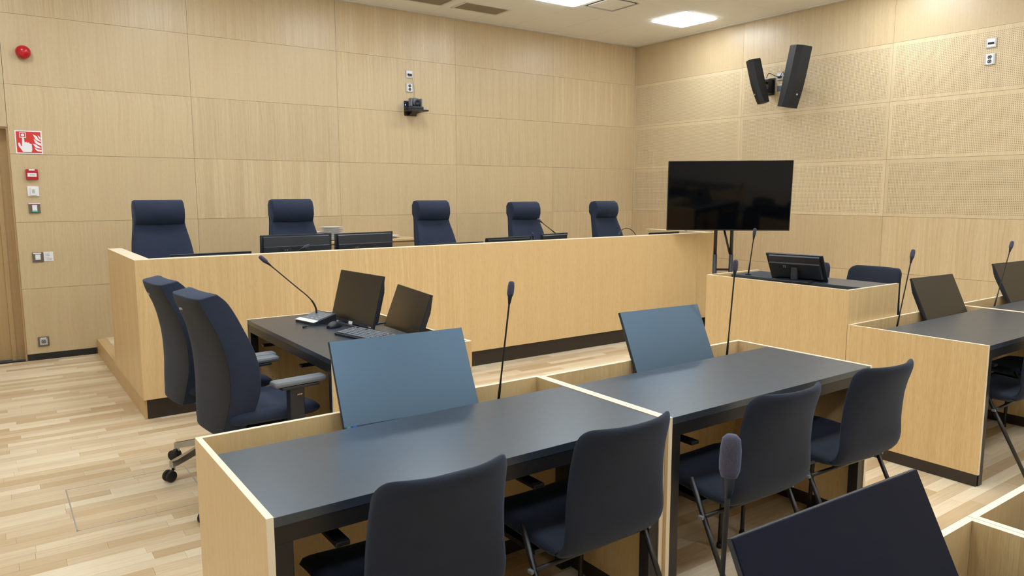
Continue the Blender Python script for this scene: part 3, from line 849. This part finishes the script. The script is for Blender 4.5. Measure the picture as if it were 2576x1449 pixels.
# ------------------------------------------------------------------ microphones
def mic(base, head, label, bend=None, wl=.058, wr=.0135, base_len=.09, rod=None, box=False):
    b = Vector(base); h = Vector(head)
    r = empty('gooseneck_microphone', b, label=label, cat='microphone')
    pts = [Vector((0, 0, 0))] + [Vector(p) - b for p in (bend or [])] + [h - b]
    P_ = smooth_path(pts, 6) if bend else [pts[0].lerp(pts[1], k / 8) for k in range(9)]
    d = (P_[-1] - P_[-2]).normalized()
    n = len(P_); L = 0; rads = []
    tot = sum((P_[i + 1] - P_[i]).length for i in range(n - 1))
    for i in range(n):
        if i: L += (P_[i] - P_[i - 1]).length
        rads.append(.0055 if L < base_len else (.0036 if L < tot * .93 else .0042))
    part('gooseneck', MB().tube(P_, rads, 10), M['rubber'], r)
    q = Vector((0, 0, 1)).rotation_difference(d).to_matrix().to_4x4()
    m = Matrix.Translation(P_[-1]) @ q
    part('collar', MB().lathe([(0, -.03), (.0045, -.03), (.009, .0), (.009, .006), (0, .006)], 16, 0, m), M['plastic_dark'], r)
    part('windscreen', MB().lathe([(0, .0), (wr * .75, .001), (wr * .95, .010), (wr, wl * .35), (wr * .98, wl * .65), (wr * .85, wl * .9), (wr * .5, wl * .99), (0, wl)], 20, 0, m), M['foam'], r)
    if rod is None: rod = .5085 if abs(b.z - .689) < .003 else (b.z - .03)
    if not box: part('socket', MB().lathe([(0, rod - b.z), (.02, rod - b.z), (.02, rod - b.z + .008), (.008, rod - b.z + .009), (.008, .0), (0, .002)], 16), M['plastic_dark'], r)
    return r
mic((-6.264, -5.58, .688), (-6.209, -5.585, 1.112), 'upright microphone on the nearest desk, right of the large monitor', wl=.060)
mic((-4.876, -5.58, .688), (-4.850, -5.59, 1.125), 'upright microphone on the middle desk, before the television post')
mic((-3.409, -5.68, .690), (-3.283, -5.68, 1.112), 'leaning microphone on the right desk, left of its monitor')
mic((-2.054, -5.68, .690), (-1.856, -5.68, 1.110), 'leaning microphone across the monitor at the right edge')
mic((-7.034, -7.25, .688), (-7.014, -7.25, 1.110), 'blurred grey microphone nearest the camera at the bottom edge', wl=.062, wr=.0150)
mic((-3.50, -4.671, .9385), (-3.50, -4.706, 1.215), 'thin upright microphone on the podium desk', wl=.052, wr=.012, rod=.9385)
mic((-3.223, -2.2, 1.10), (-3.435, -2.2, 1.238), 'thin microphone leaning in front of the fourth judge chair', rod=.8855, wl=.045, wr=.012)
mic((-5.955, -2.42, .92), (-5.885, -2.42, 1.10), 'short thick microphone before the left twin monitor', rod=.8855, wl=.05, wr=.012, bend=[(-5.945, -2.42, 1.06)])
mic((-2.12, -2.2, .90), (-2.36, -2.2, 1.10), 'arched microphone before the rightmost judge chair', rod=.8855, wl=.04, wr=.010, bend=[(-2.13, -2.2, 1.05), (-2.20, -2.2, 1.118), (-2.28, -2.2, 1.138), (-2.34, -2.2, 1.12)])
mic((-3.50, -2.2, .90), (-3.53, -2.2, 1.10), 'short microphone tip at the left of the brown-black monitor', rod=.8855, wl=.03, wr=.010)
# desk conference unit with gooseneck
cu = empty('conference_unit', (-6.270, -3.655, .7435), radians(-78), label='wedge-shaped conference unit with silver strip under the long microphone', cat='conference unit')
cu.scale = (1.18, .9, 1)
mb = MB(); mb.prism([(-.085, 0), (-.085, .014), (.085, .052), (.085, 0)], (-.085, 0, 0), (0, 1, 0), (0, 0, 1), (.17, 0, 0), bev=.002)
part('body', mb, M['plastic_dark'], cu)
ph = math.atan2(.038, .17)
def slope_box(x0, x1, y0, y1, h0, h1, bev=0):
    m = MB().box(x0, x1, y0, y1, h0, h1, bev=bev); m.bm.transform(Matrix.Translation((0, -.085, .0145)) @ Matrix.Rotation(ph, 4, 'X')); return m
part('silver_strip', slope_box(-.085, .085, -.002, .036, .0, .003, .001), M['plastic_white'], cu, label='silver front strip')
part('key_panel', slope_box(-.075, .075, .04, .160, .0, .0015), M['plastic_grey'], cu)
for x, y in ((-.04, .06), (0, .06), (.04, .06), (-.02, .09), (.03, .09)): part('button', slope_box(x - .006, x + .006, y - .004, y + .004, .0018, .003), M['silver'], cu)
mic((-6.25, -3.618, .790), (-6.487, -3.462, 1.10), 'long bent microphone rising from the silver conference unit', bend=[(-6.255, -3.615, .83), (-6.285, -3.60, .885), (-6.36, -3.55, .965)], box=True)

# mouse, keyboard, cable
ms = empty('computer_mouse', (-6.245, -3.885, .7435), radians(-62), label='black computer mouse left of the keyboard', cat='mouse')
def mouse_s():
    m = MB(); bm = m.bm; rings = []
    for k in range(11):
        t = k / 10; y = -.055 + .11 * t; hh = .034 * sin(pi * min(1, t * .85 + .12)) ** .8; ww = .030 * (sin(pi * min(.97, max(.03, t))) ** .35)
        rings.append([bm.verts.new((ww * cos(a), y, hh * max(0, sin(a)) ** .8 + .001)) for a in [pi * q / 10 for q in range(11)]])
    for a, b in zip(rings, rings[1:]):
        for q in range(10):
            f = bm.faces.new((a[q], a[q + 1], b[q + 1], b[q])); f.smooth = True
        f = bm.faces.new((a[0], b[0], b[-1], a[-1]))
    bm.faces.new(rings[0]); bm.faces.new(rings[-1][::-1]); return m
part('body', mouse_s(), M['plastic_dark'], ms)
part('scroll_wheel', MB().lathe([(0, -.004), (.009, -.004), (.009, .004), (0, .004)], 14, 0, Matrix.Translation((0, .028, .027)) @ Matrix.Rotation(pi / 2, 4, 'Y')), M['plastic_grey'], ms)
cb = part('mouse_cable', MB().tube(smooth_path([(-6.200, -3.868, .7475), (-6.175, -3.865, .750), (-6.160, -3.91, .7465), (-6.160, -3.98, .7465), (-6.175, -4.04, .7465)], 6), .002, 8), M['rubber'])
tag(cb, 'thin black cable curling from the mouse to the keyboard', 'cable')
cb = part('loose_cable', MB().tube(smooth_path([(-6.385, -3.80, .7465), (-6.345, -3.79, .750), (-6.26, -3.80, .7465), (-6.20, -3.80, .752), (-6.175, -3.88, .748), (-6.165, -3.98, .748)], 6), .0024, 8).lathe([(0, -.012), (.005, -.012), (.005, .01), (.003, .014), (0, .014)], 10, 0, Matrix.Translation((-6.392, -3.802, .749)) @ Matrix.Rotation(radians(80), 4, 'Y')), M['rubber'])
tag(cb, 'loose black plug-ended cable lying before the conference unit', 'cable')
kb = empty('keyboard', (-6.215, -4.305, .7435), radians(-78), label='dark keyboard with grey keys before the two office chairs', cat='keyboard')
kbm = MB(); kbm.prism([(-.075, 0), (-.078, .010), (.072, .028), (.075, .024), (.075, 0)], (-.22, 0, 0), (0, 1, 0), (0, 0, 1), (.44, 0, 0), bev=.002)
part('body', kbm, M['plastic_dark'], kb)
kph = math.atan2(.018, .15)
keyme = MB().box(-.0078, .0078, -.0078, .0078, 0, .005, bev=.0012).mesh('key', [M['plastic_grey']])
for ry in range(6):
    for rx in range(21):
        if ry == 5 and rx in (1, 5, 16): continue
        if rx in (15,) : continue
        if ry == 0 and 4 <= rx <= 8: continue
        x = -.205 + rx * .0203 + (.003 * ry if rx < 15 else 0); y = -.058 + ry * .0205
        k_ = part('key', keyme, None, kb, (x, y, .0105 + (y + .078) * math.tan(kph) + .001)); k_.rotation_euler = (kph, 0, 0)
part('space_bar', MB().box(-.123, -.036, -.066, -.050, .012, .018, bev=.001), M['plastic_grey'], kb)

# ------------------------------------------------------------------ television on its stand
tv = empty('television', (-1.622, -3.004, 1.126), label='large black flat television on a floor stand, screen reflecting dimly', cat='television', rot=(radians(4.5), 0, radians(-43.4)))
part('cabinet', MB().box(-.615, .615, .006, .03, 0, .71, bev=.003).box(-.4, .4, .0305, .055, .1, .5, bev=.01), M['plastic_dark'], tv)
part('screen', MB().box(-.607, .607, .0, .0058, .012, .703, bev=.001), M['tv_glass'], tv)
fr = MB().box(-.615, .615, -.0015, .0057, 0, .0115).box(-.615, .615, -.0015, .0057, .7035, .71).box(-.615, -.6075, -.0015, .0057, .0116, .7034).box(.6075, .615, -.0015, .0057, .0116, .7034)
part('frame', fr, M['plastic_grey'] if False else M['black_metal'], tv)
part('logo_plate', MB().box(-.43, -.40, -.0015, .004, -.008, -.0005), M['silver'], tv)
st = empty('television_stand', (-1.622, -3.004, 0), radians(-43.4), label='black twin-post floor stand carrying the television', cat='stand')
for x in (-.100, .064):
    part('post', MB().tube([(x, .10, .06), (x, .10, .87)], .022, 16).tube([(x, .10, .872), (x, .10, 1.62)], .018, 16), M['black_metal'], st)
part('crossbar', MB().box(-.08, .044, .09, .11, .70, .722), M['black_metal'], st)
part('strut', MB().tube([(-.018, .10, 1.14), (.05, .10, .875)], .011, 8).tube([(-.018, .10, 1.14), (-.06, .10, 1.3)], .011, 8), M['black_metal'], st)
part('mount', MB().box(-.30, .30, .060, .080, 1.36, 1.40, bev=.003).box(-.16, .12, .03, .0815, 1.34, 1.56, bev=.003), M['black_metal'], st)
for s in (-1, 1):
    ft = part('foot', MB().box(-.02 + s * .18 - .03, -.02 + s * .18 + .03, -.35, .4, .05, .08, bev=.004), M['black_metal'], st)
    for y in (-.32, .37): part('caster', MB().lathe([(0, -.012), (.025, -.012), (.025, .012), (0, .012)], 18, 0, Matrix.Translation((-.02 + s * .18, y, .0255)) @ Matrix.Rotation(pi / 2, 4, 'Y')), M['rubber'], ft)
part('base_bar', MB().box(-.26, .16, .04, .08, .05, .08), M['black_metal'], st)

# ------------------------------------------------------------------ loudspeakers on the right wall
def speaker(loc, rot, hgt, wd, dp, label, plate):
    """local: +z along the cabinet, -y front"""
    r = empty('loudspeaker', loc, label=label, cat='loudspeaker', rot=rot)
    mb = MB(); bm = mb.bm; rings = []
    for k in range(9):
        t = k / 8; z = -hgt / 2 + hgt * t
        bow = .035 * max(0, (.5 - t)) ** 1.5 * 3 if True else 0     # front curves back towards the bottom
        d0 = -dp / 2 + bow
        ring = [(-wd * .30, d0), (wd * .30, d0), (wd * .5, d0 + dp * .30), (wd * .42, dp / 2), (-wd * .42, dp / 2), (-wd * .5, d0 + dp * .30)]
        rings.append([bm.verts.new((x, y, z)) for x, y in ring])
    for a, b in zip(rings, rings[1:]):
        for q in range(6): bm.faces.new((a[q], a[(q + 1) % 6], b[(q + 1) % 6], b[q]))
    bm.faces.new(rings[0][::-1]); bm.faces.new(rings[-1])
    part('cabinet', mb, M['speaker'], r)
    part('cap', MB().prism([(-wd * .29, -dp * .49), (wd * .29, -dp * .49), (wd * .49, -dp * .2), (wd * .41, dp * .49), (-wd * .41, dp * .49), (-wd * .49, -dp * .2)], (0, 0, hgt / 2 + .0005), (1, 0, 0), (0, 1, 0), (0, 0, .008), bev=.002), M['plastic_dark'], r)
    part('badge', Box(-.008, .008, -dp / 2 + .004, -dp / 2 + .010, -hgt * .29, -hgt * .265), M['silver'], r)
    return r
def spk_mat():
    t = NT('speaker_grille_cloth'); tc = t.n('ShaderNodeTexCoord')
    sx = t.n('ShaderNodeSeparateXYZ'); t.l(tc.outputs['Object'], sx.inputs[0])
    wv = t.noise(t.comb(t.math('MULTIPLY', sx.outputs[0], 300), t.math('MULTIPLY', sx.outputs[1], 300), t.math('MULTIPLY', sx.outputs[2], 8)), 1, 2)
    t.l(t.mix(wv, srgb(9, 10, 15), srgb(22, 24, 32)), t.b.inputs['Base Color'])
    t.b.inputs['Roughness'].default_value = .6
    return t.m
M['speaker'] = spk_mat()
sr = speaker((-.36, -2.87, 2.79), (radians(9), radians(5), radians(-20)), .66, .20, .20, 'larger black wall loudspeaker, right one of the pair', None)
sl = speaker((-.36, -2.37, 2.80), (radians(10), radians(-9), radians(-112)), .51, .10, .15, 'narrower black wall loudspeaker, left one of the pair', None)
def bracket(y, z, tip, label):
    r = empty('speaker_bracket', (0, y, z), label=label, cat='bracket')
    tp = Vector(tip) - Vector((0, y, z))
    part('wall_plate', Box(-.012, -.001, -.05, .05, -.1, .1, bev=.002), M['black_metal'], r)
    part('hinge_block', MB().box(-.10, -.013, -.03, .03, -.085, .085, bev=.006), M['black_metal'], r)
    part('arm', MB().tube([(-.09, 0, .04), tuple(tp + Vector((0, 0, .04)))], .014, 10).tube([(-.09, 0, -.04), tuple(tp + Vector((0, 0, -.04)))], .014, 10), M['black_metal'], r)
    part('clamp', MB().box(tp.x - .012, tp.x + .012, tp.y - .03, tp.y + .03, -.08, .08, bev=.004), M['black_metal'], r)
bracket(-2.56, 2.78, (-.27, -2.84, 2.78), 'black hinged bracket holding the larger loudspeaker')
bracket(-2.31, 2.78, (-.30, -2.36, 2.78), 'black hinged bracket holding the narrower loudspeaker')
cb = part('speaker_cable', MB().tube(smooth_path([(-.12, -2.32, 2.87), (-.12, -2.35, 2.92), (-.08, -2.39, 2.90), (-.03, -2.43, 2.87)], 6), .004, 8).tube(smooth_path([(-.12, -2.56, 2.87), (-.10, -2.53, 2.92), (-.06, -2.48, 2.90), (-.03, -2.44, 2.87)], 6), .004, 8), M['rubber'])
tag(cb, 'short black cable looping from the loudspeakers to the wall plate', 'cable')

# ------------------------------------------------------------------ wall plates and sockets
def frame_r(axis):   # local x right, local z up, local -y out of the wall
    return 0 if axis == 'back' else -pi / 2
def plate(kind, axis, u, z, w_, h_, label, mat='silver', cat='socket'):
    loc = (u, 0, z) if axis == 'back' else (0, u, z)
    r = empty(kind, loc, frame_r(axis), label=label, cat=cat)
    part('cover_plate', MB().box(-w_ / 2, w_ / 2, -.011, -.0006, -h_ / 2, h_ / 2, bev=.003), M[mat], r)
    return r
def flat(m):
    for f in m.bm.faces: f.smooth = False
    return m
def disc(x, z, rad, y0, y1): return flat(MB().lathe([(0, 0), (rad, 0), (rad, abs(y1 - y0)), (0, abs(y1 - y0))], 20, 0, Matrix.Translation((x, y0, z)) @ Matrix.Rotation(pi / 2, 4, 'X')))
def data_plate(axis, u, z, label, plugs):
    r = plate('data_outlet', axis, u, z, .088, .088, label, 'silver', 'outlet')
    part('insert', MB().box(-.034, .034, -.0135, -.0112, -.034, .034, bev=.001), M['plastic_white'], r)
    part('data_port', MB().box(-.026, .026, -.017, -.0137, -.013, .006), M['dark_void'], r)
    if plugs: part('plug', MB().box(-.02, .0, -.035, -.0172, -.020, .004, bev=.002).box(.004, .022, -.035, -.0172, -.018, .004, bev=.002), M['plastic_dark'], r)
    return r
def power_plate(axis, u, z, label, mat='silver', single=False):
    r = plate('power_socket', axis, u, z, .088, .100 if not single else .088, label, mat)
    part('insert', MB().box(-.030, .030, -.0135, -.0112, -.042 if not single else -.03, .042 if not single else .03, bev=.002), M['plastic_white'] if not single else M['silver'], r)
    for zz in ((.019, -.021) if not single else (0,)):
        s = part('socket_well', disc(0, zz, .0185, -.0136, -.0142), M['plinth'] if not single else M['bronze'], r)
        part('contact', MB().box(-.003, .003, -.0155, -.0143, zz + .010, zz + .017).box(-.003, .003, -.0155, -.0143, zz - .017, zz - .010).box(-.011, -.006, -.0155, -.0143, zz - .003, zz + .003).box(.006, .011, -.0155, -.0143, zz - .003, zz + .003), M['silver'], s)
    part('paper_label', MB().box(-.022, .022, -.0145, -.0137, -.050 if not single else .028, -.044 if not single else .037), M['plastic_white'], r)
    return r
data_plate('back', -3.681, 2.891, 'silver data outlet with two plugs high on the back wall', True)
power_plate('back', -3.681, 2.740, 'silver double power socket under the data outlet above the wall camera')
data_plate('right', -4.696, 2.909, 'silver data outlet high on the perforated wall at the right', False)
power_plate('right', -4.694, 2.760, 'silver double power socket under the data outlet on the perforated wall')
data_plate('right', -2.43, 2.885, 'silver data outlet between the two loudspeakers', True)
o = plate('blank_plate', 'right', -2.43, 2.745, .085, .088, 'silver blank wall plate between the two loudspeakers', 'silver', 'wall plate')
part('blank_insert', MB().box(-.033, .033, -.0135, -.0112, -.034, .034, bev=.001), M['plastic_grey'], o)
power_plate('back', -7.489, .168, 'grey single power socket low on the wall above the baseboard', 'bronze', True)
# left control column
r = empty('fire_sounder', (-7.463, 0, 2.735), label='round red fire alarm sounder high on the left wall', cat='alarm')
part('base', MB().lathe([(0, 0), (.052, 0), (.052, .02), (0, .02)], 32, 0, Matrix.Translation((0, -.0006, 0)) @ Matrix.Rotation(pi / 2, 4, 'X')), M['red'], r)
part('dome', MB().lathe([(.0, .0), (.056, .0), (.058, .02), (.052, .045), (.036, .062), (.018, .069), (0, .071)], 32, 0, Matrix.Translation((0, -.0208, 0)) @ Matrix.Rotation(pi / 2, 4, 'X')), M['red'], r)
# fire alarm sign
r = empty('fire_alarm_sign', (-7.575, 0, 1.864), label='red and white fire alarm sign with a pressing hand and flames', cat='sign')
SW = .2015
part('board', MB().box(0, SW, -.003, -.0006, 0, SW, bev=.0005), M['white_sign'], r)
part('red_field', MB().box(.009, SW - .009, -.0036, -.0031, .009, SW - .009), M['red_sign'], r)
def sp(poly, mat, name, y0=-.0037, t=.0005, parent=r):
    return part(name, MB().prism([(x * SW, (1 - y) * SW) for x, y in poly], (0, y0, 0), (1, 0, 0), (0, 0, 1), (0, -t, 0)), mat, parent)
ring = MB()
for a, b, c_, e in ((.17, .41, .08, .105), (.17, .41, .285, .31), (.17, .195, .105, .285), (.385, .41, .105, .285)):
    ring.box(a * SW, b * SW, -.0042, -.0037, (1 - e) * SW, (1 - c_) * SW)
part('button_square', ring, M['white_sign'], r)
part('button_dot', disc(.29 * SW, (1 - .195) * SW, .062 * SW, -.0037, -.0042), M['white_sign'], r)
sp([(.265, .30), (.325, .30), (.345, .52), (.40, .48), (.445, .53), (.49, .505), (.54, .565), (.60, .575), (.605, .82), (.57, .93), (.255, .93), (.215, .84), (.115, .68), (.10, .55), (.135, .52), (.18, .56), (.195, .66), (.235, .68), (.25, .5)], M['white_sign'], 'hand')
for poly in ([(.66, .15), (.80, .22), (.86, .34), (.95, .43), (.95, .47), (.82, .42), (.74, .35), (.71, .25)],
             [(.84, .18), (.90, .23), (.95, .30), (.95, .37), (.88, .30)],
             [(.69, .35), (.80, .44), (.86, .50), (.95, .54), (.95, .64), (.80, .58), (.72, .50)],
             [(.64, .56), (.75, .58), (.82, .65), (.92, .72), (.95, .76), (.80, .75), (.72, .70)],
             [(.70, .73), (.82, .80), (.95, .83), (.95, .90), (.80, .88), (.73, .82)]):
    sp(poly, M['white_sign'], 'flame')
# call point
r = empty('fire_call_point', (-7.472, 0, 1.682), label='red fire alarm call point under the fire alarm sign', cat='alarm')
part('housing', MB().box(-.046, .046, -.03, -.0006, -.046, .046, bev=.005), M['red'], r)
part('element', MB().box(-.034, .034, -.0325, -.0302, -.020, .012, bev=.001), M['plastic_white'], r)
part('marking', MB().box(-.016, -.008, -.0331, -.0326, -.006, -.002).box(-.003, .004, -.0331, -.0326, -.006, -.002).box(.010, .017, -.0331, -.0326, -.006, -.002), M['ink'], r)
part('paper_label', MB().box(-.022, .022, -.0315, -.0302, .034, .046), M['plastic_white'], r)
r = empty('thermostat', (-7.473, 0, 1.533), label='white thermostat below the red call point', cat='thermostat')
part('cover_plate', MB().box(-.044, .044, -.012, -.0006, -.044, .044, bev=.004), M['plastic_white'], r)
part('controller', MB().box(-.022, .024, -.024, -.0122, -.036, .032, bev=.003), M['plastic_white'], r)
part('slider', MB().box(-.010, .013, -.0256, -.0242, -.018, .018, bev=.0005), M['silver'], r)
r = empty('emergency_switch', (-7.473, 0, 1.384), label='grey switch plate with white rocker, magenta strip and teal foot', cat='switch')
part('cover_plate', MB().box(-.044, .044, -.010, -.0006, -.046, .046, bev=.002), M['bronze'], r)
part('rocker', MB().box(-.018, .020, -.018, -.0102, -.024, .028, bev=.002), M['plastic_white'], r)
part('top_strip', MB().box(-.026, .026, -.0115, -.0102, .031, .037), M['magenta'], r, label='magenta strip')
part('foot_strip', MB().box(-.020, .023, -.020, -.0102, -.036, -.0245, bev=.001), M['teal'], r, label='teal strip')
part('paper_label', MB().box(-.044, .044, -.0112, -.0101, .0375, .0455), M['plastic_white'], r)
r = empty('light_switch', (-7.479, 0, .942), label='grey switch plate with white rocker beside the printed white card', cat='switch')
part('cover_plate', MB().box(-.043, .043, -.010, -.0006, -.044, .044, bev=.002), M['bronze'], r)
part('rocker', MB().box(-.020, .020, -.017, -.0102, -.022, .026, bev=.002), M['plastic_white'], r)
part('paper_label', MB().box(-.034, .026, -.0125, -.0102, .030, .041), M['plastic_white'], r)
r = empty('instruction_card', (-7.397, 0, .944), label='white card with short printed lines right of the switch', cat='sign')
part('card', MB().box(-.037, .037, -.003, -.0006, -.041, .044), M['plastic_white'], r)
for k in range(6):
    part('text_line', MB().box(-.026, -.020, -.0034, -.0031, .031 - k * .0125, .0335 - k * .0125).box(-.016, (.010 if k < 4 else .028) - (.004 if k % 2 else 0), -.0034, -.0031, .031 - k * .0125, .0335 - k * .0125), M['ink'], r)

# wall camera on its shelf
r = empty('camera_shelf', (-3.66, 0, 2.47), label='black wall shelf bracket carrying the conference camera', cat='shelf')
part('back_plate', MB().box(-.095, .065, -.008, -.0006, -.055, .115, bev=.002), M['black_metal'], r)
part('shelf_board', MB().box(-.095, .115, -.215, -.0085, -.012, .006, bev=.002), M['black_metal'], r)
part('gusset', MB().prism([(-.009, -.012), (-.11, -.012), (-.009, -.052)], (-.04, 0, 0), (0, 1, 0), (0, 0, 1), (.08, 0, 0)), M['black_metal'], r)
r = empty('conference_camera', (-3.665, -.115, 2.4765), label='grey pan-tilt camera on the wall shelf with a blue light at its side', cat='camera')
part('base', MB().box(-.075, .075, -.07, .07, 0, .035, bev=.012), M['plastic_dark'], r)
part('yoke', MB().box(-.075, -.055, -.035, .035, .034, .13, bev=.009).box(.055, .075, -.035, .035, .034, .13, bev=.009), M['plastic_grey'], r)
part('head', MB().lathe([(0, -.055), (.036, -.055), (.047, -.04), (.047, .03), (.035, .045), (0, .045)], 28, 0, Matrix.Translation((0, 0, .088)) @ Matrix.Rotation(radians(100), 4, 'X') @ Matrix.Rotation(0, 4, 'Y')), M['plastic_grey'], r)
part('lens', MB().lathe([(0, 0), (.034, 0), (.036, .006), (.024, .010), (.018, .006), (0, .004)], 28, 0, Matrix.Translation((0, -.0445, .080)) @ Matrix.Rotation(radians(100), 4, 'X')), M['plastic_dark'], r)
b = empty('media_adapter', (-3.735, -.05, 2.4765), label='small black adapter with blue light left of the wall camera', cat='adapter')
b.location = (-3.715, -.03, 2.4765)
# adapter sits behind the camera against the back plate
part('case', MB().box(-.036, .036, -.009, .018, 0, .095, bev=.003), M['plastic_dark'], b)
part('status_light', MB().box(-.0375, -.0362, -.004, .004, .055, .066), M['blue_led'], b)
cb = part('camera_cable', MB().tube(smooth_path([(-3.667, -.035, 2.875), (-3.655, -.035, 2.83), (-3.635, -.024, 2.76), (-3.628, -.02, 2.68), (-3.640, -.03, 2.60), (-3.655, -.03, 2.575)], 6), .0022, 8), M['plastic_grey'])
tag(cb, 'thin grey cable hanging from the wall outlets to the camera', 'cable')
